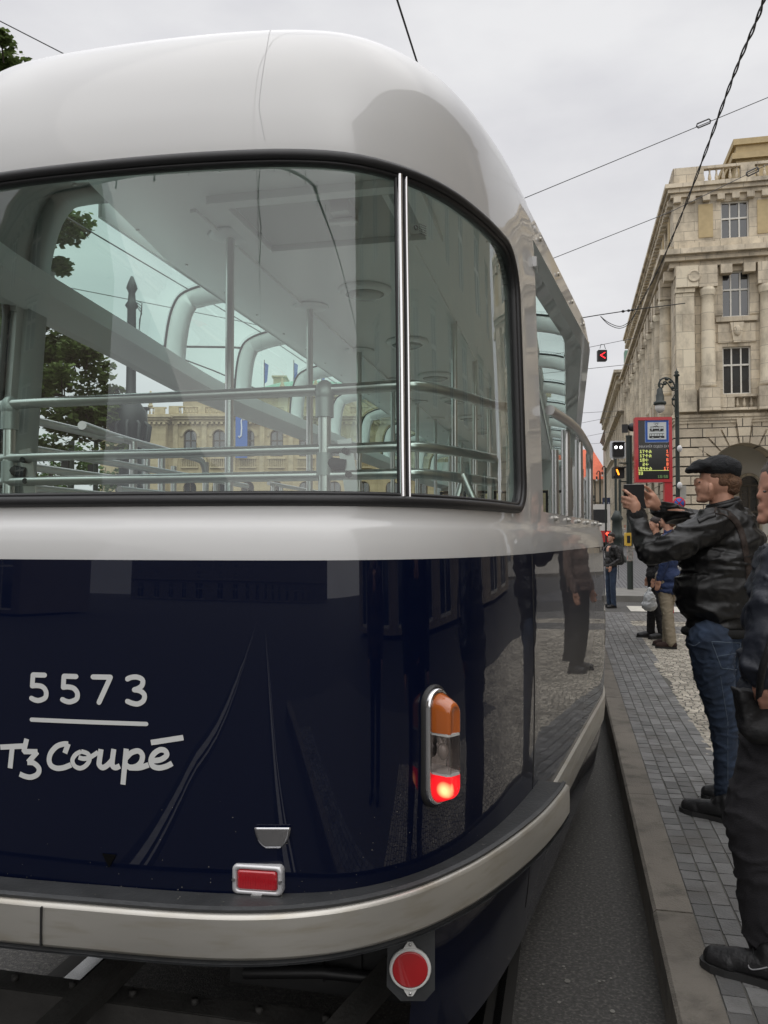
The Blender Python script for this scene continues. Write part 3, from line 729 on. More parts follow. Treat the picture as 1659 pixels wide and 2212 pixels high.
    # axes of prism are (x,z)->(t,n): bar lies across the lens
# small red marker lamp on the bumper shelf
for sg in (-1, 1):
    c = at(556, 1901, 1.845) if sg > 0 else Vector((2*TX - at(556,1901,1.845).x, at(556,1901,1.845).y, at(556,1901,1.845).z))
    M = Matrix.Translation(c) @ Matrix.Rotation(radians(4*sg), 4, 'Z')
    def rrect(w, h, r, n=5):
        P = []
        for (cx, cy, a) in ((w-r,h-r,0),(-w+r,h-r,90),(-w+r,-h+r,180),(w-r,-h+r,270)):
            for i in range(n+1): q = radians(a+90*i/n); P.append((cx+r*cos(q), cy+r*sin(q)))
        return P
    def rl(mb, rings, m=0):
        R = [[(x, -d, z) for x, z in rrect(w, h, rr_)] for (w, h, rr_, d) in rings]
        for r in R: r.append(r[0])
        mb.grid(R, m, True, True); mb.add(R[-1][:-1], [tuple(range(len(R[-1])-1))], m)
    q = MB(M); rl(q, [(.058,.033,.012,-.03),(.058,.033,.012,.0),(.055,.030,.011,.004),(.048,.024,.008,.004),(.047,.023,.007,-.002)]); mk = q.build('marker_lamp', mat('satin_alloy', (.62,.62,.63), .32, metal=.45), tram)
    q = MB(M); rl(q, [(.0465,.0225,.007,-.004),(.045,.021,.006,.0035),(.041,.018,.005,.0055)])
    for i in range(14): x = -.038 + i*.0058; q.tube([(x, -.0050, -.016), (x, -.0055, .016)], .0014, 5)
    q.build('lamp_lens', mat('deep_red_lens', (.42,.012,.02), .15, coat=1), mk)
    q = MB(M); q.box(-.012, .012, -.01, .02, -.05, -.03)
    for x in (-.053, .053): q.tube([(x, -.008, 0), (x, -.002, 0)], .004, 8)
    q.build('lamp_screws', m_tube, mk)
# recessed pull above it
s_h, z_h = hit(590, 1800); M = frame_on(s_h, z_h); q = MB(M)
R = []
for i in range(9):
    t = i/8; R.append([(x*(.040*sqrt(max(0, 1-t*t*.85))), .016 - .048*t, .003 + .012*(1-t)*.6) for x in lin(-1, 1, 12)])
q.grid(R, 0, True); solid(q.build('recessed_pull', mat('satin_chrome', (.6,.6,.62), .22, metal=1), tram), .002)
# round red reflectors on plates under the bumper
for sg in (1, -1):
    c = at(886, 2093, 1.93); c = c if sg > 0 else Vector((2*TX - c.x, c.y, c.z))
    M = Matrix.Translation(c) @ Matrix.Rotation(radians(12*sg), 4, 'Z')
    q = MB(M); q.prism([(-.052,.085),(.058,.085),(.058,-.052),(.035,-.078),(-.022,-.078),(-.055,-.045)], .008, .012); rp = q.build('reflector_plate', m_shelf, tram)
    M2 = M @ Matrix.Rotation(pi/2, 4, 'X')
    q = MB(M2); q.lathe([(.048,-.008),(.049,.0),(.047,.004),(.044,.0045),(.0415,.003)], n=48)
    q.add([(-.018,.043,-.004),(.018,.043,-.004),(.006,.062,-.004),(-.006,.062,-.004),(-.018,.043,.001),(.018,.043,.001),(.006,.062,.001),(-.006,.062,.001)], [(0,1,2,3),(4,5,6,7),(0,1,5,4),(1,2,6,5),(2,3,7,6),(3,0,4,7)])
    q.add([(-.018,-.043,-.004),(.018,-.043,-.004),(.006,-.062,-.004),(-.006,-.062,-.004),(-.018,-.043,.001),(.018,-.043,.001),(.006,-.062,.001),(-.006,-.062,.001)], [(0,1,2,3),(4,5,6,7),(0,1,5,4),(1,2,6,5),(2,3,7,6),(3,0,4,7)])
    ring = q.build('reflector_ring', mat('white_plastic', (.62,.62,.60), .45), rp)
    q = MB(M2); q.lathe([(.041,.0),(.0412,.0052),(.038,.006),(0.001,.0062)], n=48); q.build('reflector_disc', mat('red_reflector', (.40,.012,.015), .35, coat=.5), rp)
    q = MB(M2)
    for yy in (.056, -.056): q.lathe([(.0035,.001),(.0035,.003)], (0, yy, 0), 8)
    q.build('reflector_screw', m_tube, rp)
# ------------------------------------------------------------- lettering on the tail
def on_tail(px, py): return hit(px, py, -.62, .62)
def stroke(mb, pts, w, off=.0022, smooth=True, px=True, cap=True):
    """pts in photo pixels; w = stroke width in metres; laid on the body surface"""
    P = [on_tail(*p) for p in pts]
    P = [Vector((a, b, 0)) for a, b in P]
    if smooth and len(P) > 2: P = catmull(P, 6)
    else: P = [a.lerp(b, k/12) for a, b in zip(P, P[1:]) for k in range(12)] + [P[-1]]
    k = len(P); Lf, Rt = [], []
    for i, p in enumerate(P):
        t = (P[min(i+1,k-1)] - P[max(i-1,0)]).normalized(); n = Vector((-t.y, t.x, 0))
        Lf.append(p + n*w/2); Rt.append(p - n*w/2)
    mb.grid([[surf(a.x, a.y, off), surf(b.x, b.y, off)] for a, b in zip(Lf, Rt)], 0, True)
    if cap:
        for p in (P[0], P[-1]):
            c = surf(p.x, p.y, off+.0001); ring = [surf(p.x + w/2*.98*cos(2*pi*j/10), p.y + w/2*.98*sin(2*pi*j/10), off+.0001) for j in range(10)]
            mb.add([c] + ring, [(0, 1+j, 1+(j+1) % 10) for j in range(10)])
def Z5(x, y): return (x*.434/1.7517, (2500 + y*.434)/1.7517)
def strokes(name, lst, w, **kw):
    q = MB()
    for i, item in enumerate(lst):
        pts, sm = item if isinstance(item, tuple) else (item, True)
        stroke(q, [Z5(*p) for p in pts], w, off=.0022 + .00025*i, smooth=sm, **kw)
    return q.build(name, m_letter, tram)
W1 = .0118
strokes('number_digit', [([(395,125),(293,122)], False), ([(293,122),(287,218)], False), [(287,218),(330,215),(380,228),(408,270),(400,320),(350,344),(310,340),(280,325)]], W1)
strokes('number_digit', [([(668,137),(563,134)], False), ([(563,134),(557,230)], False), [(557,230),(600,227),(650,240),(680,282),(672,332),(620,356),(582,352),(550,337)]], W1)
strokes('number_digit', [([(815,140),(968,143)], False), ([(968,143),(868,362)], False)], W1)
strokes('number_digit', [[(1115,158),(1150,144),(1200,142),(1245,165),(1243,212),(1210,240),(1175,252)], [(1175,252),(1225,262),(1262,295),(1255,345),(1210,374),(1160,370),(1115,352)]], W1)
strokes('underline', [([(280,512),(1280,550)], False)], .0098)
W2 = .0124
strokes('script_letter', [([(8,752),(215,742)], False), ([(112,760),(94,935)], False)], W2, cap=False)
strokes('script_letter', [([(238,680),(215,780),(215,790),(332,792)], False), ([(332,792),(250,884)], False), [(245,884),(300,890),(345,935),(335,985),(280,1012),(225,1005),(178,985)]], W2, cap=False)
strokes('script_letter', [([(570,805),(600,722)], False), [(600,725),(560,724),(500,745),(450,800),(434,860),(450,910),(500,935),(560,930),(625,905)]], W2, cap=False)
strokes('script_letter', [[(712,790),(665,815),(636,865),(655,915),(705,935),(755,910),(785,860),(770,810),(712,788)], [(690,840),(735,852),(790,840),(860,795)]], W2*.84, cap=False)
strokes('script_letter', [[(885,770),(872,860),(870,905),(900,930),(945,905),(985,860)], [(997,768),(985,860),(985,910),(1010,930),(1050,915)]], W2, cap=False)
strokes('script_letter', [([(1105,765),(1076,1078)], False), [(1100,850),(1150,800),(1210,785),(1245,820),(1235,880),(1190,920),(1130,925),(1085,890)], [(1130,930),(1220,930),(1300,905)]], W2, cap=False)
strokes('script_letter', [[(1320,870),(1400,862),(1455,825),(1445,785),(1400,775),(1345,810),(1320,865),(1335,915),(1385,932),(1450,920),(1505,892)], ([(1320,712),(1602,668)], False)], W2, cap=False)
# ================================================================== GROUND
HP = .18
KX0, KX1 = .306, .45
def ground_z(y): return 0 if y < 24 else (y-24)*.0215
ys = [-400, -120, -40, -12, 0, 8, 16, 24, 40, 70, 110, 160, 230, 400, 900]
xs = [-500, -200, -60, -20, -8, -3, KX0+.02, 6, 20, 60, 200, 500]
mb = MB(); mb.grid([[(x, y, ground_z(y)) for y in ys] for x in xs], 0, False)
m_asph = mat('asphalt', (.052,.050,.047), .85, var=.28, vscale=55, bump=.5, bscale=160, detail=6, dirt=(.13,.125,.11), dscale=75)
tag(mb.build('road', m_asph, loc=(0,0,0)), kind='structure')
# track rails
for k, rx in enumerate((TX-.7175, TX+.7175)):
    mb = MB()
    mb.box(rx-.115, rx+.12, -30, 60, .002, .006, 1)
    mb.box(rx-.035, rx+.030, -30, 60, .006, .016, 0); mb.box(rx+.062, rx+.085, -30, 60, .006, .014, 0)
    tag(mb.build('track_rail', [mat('worn_rail', (.45,.45,.45), .22, metal=1, var=.15, vscale=9), mat('rail_bed', (.02,.019,.017), .9)], loc=(0,0,0)), kind='structure')
# platform kerb
mb = MB(); y = -4.0
rk = random.Random(3)
while y < 16.3:
    l = 1.47; dz = rk.uniform(-.002, .002)
    x0, x1, z1 = KX0+rk.uniform(-.003,.003), KX1, HP + dz; c = .012
    mb.add([(x0,y+.003,-.05),(x0,y+.003,z1-c),(x0+c,y+.003,z1),(x1,y+.003,z1),(x1,y+.003,-.05),
            (x0,y+l-.003,-.05),(x0,y+l-.003,z1-c),(x0+c,y+l-.003,z1),(x1,y+l-.003,z1),(x1,y+l-.003,-.05)],
           [(0,1,2,3,4),(9,8,7,6,5),(0,5,6,1),(1,6,7,2),(2,7,8,3),(3,8,9,4)])
    y += l
tag(mb.build('kerb', mat('granite_kerb', (.155,.140,.118), .8, var=.16, vscale=3, bump=.6, bscale=120, island=.09, dirt=(.085,.077,.064), dscale=7), loc=(0,0,0)), kind='structure')
mb = MB(); mb.box(KX0+.01, 4.6, -4, 16.25, -.05, HP-.004)
tag(mb.build('platform', mat('mortar', (.105,.10,.09), .95, bump=.5, bscale=90), loc=(0,0,0)), kind='structure')
mb = MB(); mb.box(.2, 60, 26, 420, -.1, .14)
# stones
def stones(x0, x1, y0, y1, sx, sy, h, along, rnd, gap=.003, keep=None, tilt=.004):
    q = MB(); x = x0; row = 0; jx = 0 if along else .0012
    while x < x1 - .01:
        wx = min(sx*rnd.uniform(.94, 1.06), x1 - x); y = y0 - rnd.random()*sy
        while y < y1:
            wy = sy*rnd.uniform(.78, 1.25)
            if keep is None or keep(x+wx/2, y+wy/2):
                a, b, c, d = x+gap/2, x+wx-gap/2, y+gap/2, y+wy-gap/2
                if not along: a += rnd.uniform(-.0005,.0022) - gap*.25; b -= rnd.uniform(-.0005,.0022) - gap*.25
                e = min(.0025, wx*.05)
                z = [h + rnd.uniform(-tilt, tilt)/2 for _ in range(4)]
                q.add([(a,c,h-.02),(b,c,h-.02),(b,d,h-.02),(a,d,h-.02),(a+e,c+e,z[0]),(b-e,c+e,z[1]),(b-e,d-e,z[2]),(a+e,d-e,z[3])],
                      [(4,5,6,7),(0,1,5,4),(1,2,6,5),(2,3,7,6),(3,0,4,7)])
            y += wy
        x += wx; row += 1
    return q
def gb(y): return .835 + .011*min(y, 14)
rs = random.Random(5)
q = stones(KX1, 1.02, -2.5, 16.2, .078, .105, HP+.001, 0, rs, keep=lambda x, y: x < gb(y) + .02 or y > 14.6)
tag(q.build('grey_sett_paving', mat('blue_grey_setts', (.150,.150,.147), .7, island=.30, var=.16, vscale=9, bump=.5, bscale=110, dirt=(.09,.085,.078), dscale=3.5), loc=(0,0,0)), kind='structure')
def lt_keep(x, y): return x >= gb(y) and not (x < 4.5 and (12.9 < y < 13.9 or 14.7 < y))
q0 = stones(1.5, 16.2, .80, 2.7, .052, .068, HP-.001, 1, rs, gap=.007, keep=lambda y, x: lt_keep(x, y), tilt=.006)
q = MB(); q.add([Vector((v.y + .012*sin(v.x*1.7) + .010*noise.noise(v*2.1), v.x + .012*noise.noise(Vector((v.y*3, v.x*2, 1))), v.z)) for v in q0.v], [f[::-1] for f in q0.f])
q2 = stones(2.7, 4.6, 6, 16.2, .09, .1, HP+.001, 0, rs, keep=lt_keep, tilt=.006)
m_lt = mat('pale_mosaic_stone', (.42,.385,.32), .8, island=.25, var=.14, vscale=9, bump=.3, bscale=150, dirt=(.22,.20,.165), dscale=2.2)
q.add(q2.v, q2.f); tag(q.build('pale_mosaic_paving', m_lt, loc=(0,0,0)), kind='structure')
q = stones(.95, 4.6, 12.85, 16.2, .078, .105, HP+.001, 0, rs, keep=lambda x, y: x >= gb(y) and (12.9 < y < 13.9 or 14.7 < y))
tag(q.build('ribbed_paving', mat('warm_grey_setts', (.15,.145,.135), .75, island=.25, bump=.4, bscale=120), loc=(0,0,0)), kind='structure')
# crossing beyond the platform: painted blocks on the road
mb = MB()
for (x0, x1, y0, y1) in ((1.3, 3.2, 18.6, 20.0), (2.0, 3.6, 17.1, 18.2), (-1.2, .6, 19.6, 20.6)): mb.box(x0, x1, y0, y1, .003, .007)
tag(mb.build('crossing_marking', mat('worn_white_paint', (.50,.48,.42), .8, var=.15, vscale=6), loc=(0,0,0)), kind='structure')
# cobbled carriageway beyond and traffic island
cob = masonry('dark_cobbles', (.14,.14,.145), (.09,.09,.095), (.03,.03,.03), .16, .12, .02, .55, .9, 'xy', (.06,.06,.06), .2)
mb = MB(); mb.grid([[(x, y, ground_z(y)+.006) for y in (21.6, 24, 40, 70)] for x in (-.9, 2, 7.2)], 0, False)
tag(mb.build('cobbled_road', cob, loc=(0,0,0)), kind='structure')
mb = MB(); mb.box(-.6, 4.2, 21.3, 24.6, -.02, .15)
tag(mb.build('traffic_island', mat('island_stone', (.17,.165,.15), .85, var=.15, vscale=4, bump=.3, bscale=80), loc=(0,0,0)), kind='structure')
# pavement along the right-hand buildings
mb = MB(); mb.grid([[(x, y, ground_z(y)+.15) for y in (34, 60, 110, 170, 400)] for x in (4.3, 30)], 0, False)
mb.grid([[(4.3, y, ground_z(y)+z) for y in (34, 60, 110, 170, 400)] for z in (-.05, .15)], 0, False)
mb.grid([[(x, 34, ground_z(34)+z) for z in (-.05, .15)] for x in (4.3, 30)], 0, False)
tag(mb.build('pavement', mat('pavement_stone', (.24,.225,.195), .85, var=.15, vscale=3, bump=.3, bscale=60), loc=(0,0,0)), kind='structure')
# pale flecks trodden into the asphalt
mb = MB(); rf = random.Random(11)
for k in range(420):
    x, y = rf.uniform(-.55, KX0-.01), 1.3 + 6*rf.random()**1.3; r = rf.uniform(.0015, .006)*(1 if rf.random() < .92 else 2); a0 = rf.random()*6
    mb.add([(x + r*cos(a0+q*pi/3)*rf.uniform(.7,1.3), y + r*1.3*sin(a0+q*pi/3), .0035) for q in range(6)], [(0,1,2,3,4,5)])
tag(mb.build('gum_and_grit', mat('pale_grit', (.15,.145,.13), .9, island=.4), loc=(0,0,0)), kind='stuff')
b = MB(); p = at_z(1395, 1893, .012); b.tube([p, p + Vector((.004,.022,0))], .004, 8); b.tube([p + Vector((.004,.022,0)), p + Vector((.006,.032,0))], .004, 8, 1)
tag(b.build('cigarette_butt', [mat('paper_white', (.6,.58,.5), .8), mat('filter_tan', (.45,.25,.1), .8)]), 'white and tan cigarette butt lying on the asphalt between kerb and tram', 'cigarette butt')
# ================================================================== BUILDINGS
def frame(O, a_dir, n_dir):
    """local x along the facade, local y INTO the building, local z up"""
    a = Vector(a_dir).normalized(); n = -Vector(n_dir).normalized()
    return Matrix(((a.x,n.x,0,O[0]),(a.y,n.y,0,O[1]),(0,0,1,O[2]),(0,0,0,1)))
m_glassd = mat('dark_window_glass', (.03,.034,.038), .06, spec=.9, coat=.6, var=.3, vscale=.7)
m_wframe = mat('white_window_frame', (.66,.64,.58), .5)
def window(M, par, x0, x1, z0, z1, y=.35, cols=2, trans=.62, fw=.09, m=None, arch=False, mg=None):
    w = MB(M); m = m or m_wframe; f = fw
    w.box(x0, x0+f, y-.06, y+.05, z0, z1); w.box(x1-f, x1, y-.06, y+.05, z0, z1); w.box(x0+f, x1-f, y-.06, y+.05, z0, z0+f); w.box(x0+f, x1-f, y-.06, y+.05, z1-f, z1)
    zt = z0 + (z1-z0)*trans
    if trans: w.box(x0+f, x1-f, y-.055, y+.04, zt-f*.6, zt+f*.6)
    for k in range(1, cols+1):
        xc = x0 + (x1-x0)*k/(cols+1)
        for a, b in (((z0+f, zt-f*.6), (zt+f*.6, z1-f)) if trans else ((z0+f, z1-f),)): w.box(xc-f*.5, xc+f*.5, y-.05, y+.03, a, b)
    o = w.build('window', m, par); g = MB(M); g.box(x0+.02, x1-.02, y+.045, y+.08, z0+.02, z1-.02); g.build('pane', mg or m_glassd, o); return o
def wall_with_holes(M, par, x0, x1, z0, z1, holes, mt, depth=.5, name='wall', y0=0):
    """front skin of a wall with rectangular or arched reveals cut through it. holes: (x0,x1,z0,z1,arch)"""
    xs = sorted(set([x0, x1] + [h[0] for h in holes] + [h[1] for h in holes])); zs = sorted(set([z0, z1] + [h[2] for h in holes] + [h[3] for h in holes]))
    w = MB(M)
    for a, b in zip(xs, xs[1:]):
        for c, d in zip(zs, zs[1:]):
            xm, zm = (a+b)/2, (c+d)/2
            if any(h[0] < xm < h[1] and h[2] < zm < h[3] for h in holes): continue
            w.add([(a,y0,c),(b,y0,c),(b,y0,d),(a,y0,d)], [(0,1,2,3)])
    for h in holes:
        a, b, c, d = h[:4]; e = y0 + depth
        if len(h) > 4 and h[4]:
            r = (b-a)/2; zc = d - r; cx = (a+b)/2; n = 16
            P = [(cx + r*cos(pi*i/n), zc + r*sin(pi*i/n)) for i in range(n+1)]
            w.add([(b,y0,d)] + [(x,y0,z) for x, z in P[:n//2+1]], [tuple([0] + list(range(n//2+1, 0, -1)))])
            w.add([(a,y0,d)] + [(x,y0,z) for x, z in P[n//2:]], [tuple([0] + list(range(n//2+1, 0, -1)))])
            for (x1_, z1_), (x2_, z2_) in zip(P, P[1:]): w.add([(x1_,y0,z1_),(x2_,y0,z2_),(x2_,e,z2_),(x1_,e,z1_)], [(0,1,2,3)])
            w.add([(a,y0,c),(a,e,c),(a,e,zc),(a,y0,zc)], [(0,1,2,3)]); w.add([(b,y0,c),(b,e,c),(b,e,zc),(b,y0,zc)], [(3,2,1,0)])
        else:
            w.add([(a,y0,c),(a,e,c),(a,e,d),(a,y0,d)], [(0,1,2,3)]); w.add([(b,y0,c),(b,e,c),(b,e,d),(b,y0,d)], [(3,2,1,0)])
            w.add([(a,y0,d),(a,e,d),(b,e,d),(b,y0,d)], [(0,1,2,3)])
        w.add([(a,y0,c),(a,e,c),(b,e,c),(b,y0,c)], [(3,2,1,0)])
    return w.build(name, mt, par)
def cornice(M, par, x0, x1, z0, z1, out, mt, ex0=None, ex1=None, dent=0, name='cornice', n=3):
    w = MB(M); ex0 = out if ex0 is None else ex0; ex1 = out if ex1 is None else ex1; h = (z1-z0)/n
    for k in range(n):
        o = out*(k+1)/n; w.box(x0-ex0*(k+1)/n, x1+ex1*(k+1)/n, -o, .3, z0+h*k, z0+h*(k+1)-.003)
    if dent:
        x = x0
        while x < x1: w.box(x, x+dent*.5, -out*.62, -.001, z0-dent*.45, z0-.003); x += dent
    return w.build(name, mt, par)
def baluster_row(M, par, x0, x1, z0, z1, mt, step=.42, y=0, name='balustrade', pier=5.5):
    w = MB(M); h = z1-z0; w.box(x0, x1, y-.12, y+.28, z1-h*.15, z1); w.box(x0, x1, y-.12, y+.28, z0, z0+h*.16)
    x = x0 + step/2; nx = x0
    while x < x1:
        if (x-x0) % pier < 1.0: w.box(x-step*.52, x+step*.52, y-.14, y+.3, z0+h*.16, z1-h*.15)
        else: w.lathe([(.06,z0+h*.16),(.12,z0+h*.35),(.06,z0+h*.6),(.05,z0+h*.7),(.09,z1-h*.15)], (x, y+.08, 0), 6)
        x += step
    return w.build(name, mt, par)
st_up = masonry('weathered_travertine', (0.698,0.611,0.468), (0.571,0.496,0.376), (.17,.15,.12), 1.3, .62, .012, .85, .5, stain=(.235,.205,.16), stainf=.5)
st_base = masonry('rusticated_stone', (0.586,0.510,0.387), (0.459,0.396,0.304), (.09,.08,.065), 1.5, .62, .035, .9, 1.0, stain=(.25,.22,.17), stainf=.4)
st_ochre = mat('ochre_render', (.47,.37,.21), .9, var=.12, vscale=2)
st_col = masonry('column_drums', (0.712,0.635,0.486), (0.599,0.522,0.394), (.2,.18,.14), 9.0, 1.15, .012, .85, .4, stain=(.235,.205,.16), stainf=.5)
law = empty('stone_palace', (6.9, 57, 0), 'weathered stone palace with giant columns, arcade and balustrade on the right of the street', 'building')
GZ = ground_z(57)
def palace_side(M, x_end, bays, first, side):
    holes = []
    for c in bays:
        holes += [(c-.86, c+.86, 21.05, 23.5), (c-.86, c+.86, 15.9, 18.9), (c-.86, c+.86, 10.85, 13.95)]
    wall_with_holes(M, law, first, x_end, 9.5, 24.2, holes, st_up, .45)
    for c in bays:
        window(M, law, c-.86, c+.86, 21.05, 23.5, .25, 2, .55); window(M, law, c-.86, c+.86, 15.9, 18.9, .25, 2, .6); window(M, law, c-.86, c+.86, 10.85, 13.95, .25, 2, .62)
        for (z0, z1) in ((20.8, 21.0), (15.55, 15.85)): w = MB(M); w.box(c-1.25, c+1.25, -.22, 0, z0, z1); w.build('window_sill', st_up, law)
        w = MB(M); w.box(c-1.15, c+1.15, -.10, 0, 14.2, 15.4); w.build('window_apron', st_up, law)
        w = MB(M); w.prism([(c-.42, 15.45), (c+.42, 15.45), (c+.22, 14.15), (c-.22, 14.15)], -.32, -.1); w.ell((c, -.36, 14.9), (.22,.12,.35)); w.build('keystone', st_up, law)
        baluster_row(M, law, c-1.1, c+1.1, 9.75, 10.75, st_up, .42, -.35, 'window_balcony', 99)
        for k in (-1.1, 1.1): w = MB(M); w.box(c+k-.28, c+k+.28, -.06, 0, 16.0, 19.0); w.build('window_jamb', st_up, law)
    ogs = [(b+a)/2 for a, b in zip(bays, bays[1:])]
    cols = [c for b in bays for c in (b-1.78, b+1.78)]
    for i, c in enumerate(cols):
        w = MB(M)
        pr = [(.52,11.25),(.52,11.45),(.46,11.6),(.45,12.5),(.44,14.5),(.40,16.6),(.385,17.2),(.44,17.25),(.44,17.35),(.50,17.55),(.50,17.75)]
        w.lathe(pr, (c, -.28, 0), 18); w.build('column', st_col, law)
        w = MB(M); w.box(c-.62, c+.62, -.85, 0, 9.72, 11.2); w.build('pedestal', st_up, law)
        w = MB(M); w.box(c-.56, c+.56, -.69, 0, 17.78, 19.17); w.build('entablature_block', st_up, law)
    for c in [b for b in ogs]:
        w = MB(M); w.box(c-.5, c+.5, -.12, 0, 11.2, 17.6); w.build('pilaster', st_up, law)
    for c in bays[:-1]: pass
    for c in bays: 
        for s_ in (-1, 1): w = MB(M); w.box(c+s_*1.8-.45, c+s_*1.8+.45, -.05, 0, 21.2, 23.4); w.build('ochre_panel', st_ochre, law)
# front facing the tram stop
Mf = frame((6.9, 57, 0), (1,0,0), (0,-1,0))
fb = [3.8, 9.5, 15.2, 20.9]
palace_side(Mf, 24, fb, 0, 'front')
# corner pier on both faces
w = MB(Mf); w.box(.02, 1.25, -.55, 0, 9.72, 11.15); w.box(.05, 1.18, -.45, 0, 11.17, 17.5); w.box(0, 1.22, -.55, 0, 17.52, 17.8); w.box(.05, 1.42, -.72, 0, 17.82, 19.2); w.build('corner_pier', st_col, law)
w = MB(Mf @ Matrix.Translation((1.15, -.74, 18.5)) @ Matrix.Rotation(pi/2, 4, 'X')); w.lathe([(.4,-.02),(.4,.03),(.3,.05),(.28,.02),(.1,.06)], n=20); w.build('roundel', st_up, law)
Ms = frame((6.9, 57, 0), (0,1,0), (-1,0,0))
sb = [4.2 + 5.6*k for k in range(7)]
palace_side(Ms, 43, sb, 0, 'side')
for M_, xe, cs, e0 in ((Mf, 24, 0, None), (Ms, 43, .31, 0)):
    cornice(M_, law, cs, xe, 19.25, 20.3, .95, st_up, dent=1.4, ex0=e0, ex1=0)
    w = MB(M_); w.box(cs, xe, -.25, .1, 20.32, 20.85); w.build('attic_plinth', st_up, law)
    cornice(M_, law, cs, xe, 23.95, 24.75, .55, st_up, dent=.9, ex0=e0, ex1=0)
    baluster_row(M_, law, cs, xe, 24.77, 25.95, st_up, .42, .1, 'roof_balustrade', 4.2)
    cornice(M_, law, cs, xe, 9.0, 9.55, .25, st_up, ex0=e0, ex1=0, name='string_course')
w = MB(Mf); w.box(.05, 1.9, -.16, .4, 24.78, 25.9); w.build('parapet_pier', st_up, law)
# rusticated base with arcade
ah = [(c-2.15+.35, c+2.15+.35, 0, 7.65, True) for c in fb]
wall_with_holes(Mf, law, 0, 24, 0, 9.0, ah, st_base, 1.6, 'arcade_wall')
for c in fb:
    w = MB(Mf); cx = c+.35
    n = 11
    for i in range(n+1):
        q = pi*i/n; 
        if i == n: break
        q0, q1 = pi*i/n + .02, pi*(i+1)/n - .02; R1 = 3.35 if i != n//2 else 3.75; r0 = 2.16
        w.prism([(cx+r0*cos(q0), 5.5+r0*sin(q0)), (cx+R1*cos(q0), 5.5+R1*sin(q0)), (cx+R1*cos(q1), 5.5+R1*sin(q1)), (cx+r0*cos(q1), 5.5+r0*sin(q1))][::-1], -.16 if i != n//2 else -.3, .0)
    w.build('arch_voussoirs', st_base, law)
for c in fb[:-1]: w = MB(Mf); w.box(c+.35+2.3, c+.35+3.2, -.2, 0, 0, 5.0); w.build('arcade_pier', st_base, law)
for (a, b) in ((.0, 1.85), (6.4, 7.55), (12.1, 13.25)):
    w = MB(Mf)
    for k in range(14): w.box(a - .12, b, -.14, 0, .02+.62*k, .56+.62*k)
    w.build('quoins', st_base, law)
w = MB(Mf); w.box(0, 24, 4.2, 4.4, 0, 9); w.box(0, 24, 1.65, 4.2, 8.2, 8.4); w.box(.4,.7,1.65,4.2,0,8.2); w.build('arcade_interior', mat('arcade_plaster', (.70,.67,.60), .9), law)
for c in fb:
    for k in (-1.15, 1.35):
        window(Mf, law, c+.1+k-.6, c+.1+k+.6, .5, 5.2, 4.1, 1, .6, .12, mat('arcade_door_wood', (.09,.075,.055), .6))
        w = MB(Mf); cx = c+.1+k
        w.add([(cx+.6*cos(pi*i/10), 4.14, 5.2+.6*sin(pi*i/10)) for i in range(11)], [tuple(range(11))]); w.build('fanlight', m_glassd, law)
        w = MB(Mf); w.tube([(cx+.72, 4.12, .5)] + [(cx+.72*cos(pi*i/10), 4.12, 5.2+.72*sin(pi*i/10)) for i in range(11)] + [(cx-.72, 4.12, .5)], .11, 6); w.build('door_arch', st_up, law)
w = MB(Mf)
for c in fb: w.box(c+.35-.25, c+.35+.25, 3.75, 4.19, 0, 6.2)
w.build('arcade_pilaster', st_up, law)
gh = [(c-1.4, c+1.4, 1.0, 6.6, True) for c in sb]
wall_with_holes(Ms, law, 0, 43, 0, 9.0, gh, st_base, .9, 'side_base_wall')
for (a, b) in ((-.12, 1.3), (5.7, 8.3)):
    w = MB(Ms)
    for k in range(14): w.box(a, b, -.14, 0, .02+.62*k, .56+.62*k)
    w.build('quoins', st_base, law)
for c in sb: window(Ms, law, c-1.38, c+1.38, 1.0, 6.55, .7, 2, .6, .12, mat('dark_frame', (.08,.07,.06), .6))
w = MB(); w.box(7.75, 30, 61.45, 99, .05, 9.0); w.box(7.5, 30, 57.6, 99, 9.003, 24.0); w.build('core', mat('dark_interior', (.04,.04,.04), .9), law)
w = MB(); w.box(11.3, 30, 59.5, 78, 24.05, 28.2); w.box(11.0, 30, 59.2, 78.3, 27.2, 27.6); w.box(11.1, 30, 59.3, 78.2, 28.2, 28.6); w.build('attic_pavilion', st_ochre, law)
# next house beyond, pale with a green mansard
m_p2 = masonry('pale_ashlar', (0.650,0.585,0.455), (0.598,0.533,0.416), (.25,.22,.17), 1.6, .5, .012, .85, .3)
b2 = empty('mansard_house', (7.2, 102, 0), 'pale stone house with a green mansard roof beyond the columned palace', 'building')
M2_ = frame((6.3, 103, 0), (0,1,0), (-1,0,0)); M2f = frame((6.3, 103, 0), (1,0,0), (0,-1,0))
z0 = ground_z(103)
hs_ = [(c-.8, c+.8, z, z+2.6) for c in [3+4.2*k for k in range(10)] for z in (4, 9, 13.5, 17.6)]
wall_with_holes(M2_, b2, 0, 45, 0, 21.5, hs_, m_p2, .4)
for h in hs_: window(M2_, b2, h[0], h[1], h[2], h[3], .25, 1, .6, .1)
wall_with_holes(M2f, b2, 0, 10, 0, 21.5, [], m_p2, .4)
for M_, xe, cs, e0 in ((M2_, 45, .31, 0), (M2f, 10, 0, None)): cornice(M_, b2, cs, xe, 20.6, 21.6, .9, m_p2, ex0=e0, ex1=0, dent=1.1); cornice(M_, b2, cs, xe, 12.2, 12.7, .35, m_p2, ex0=e0, ex1=0); cornice(M_, b2, cs, xe, 16.4, 16.8, .5, m_p2, ex0=e0, ex1=0)
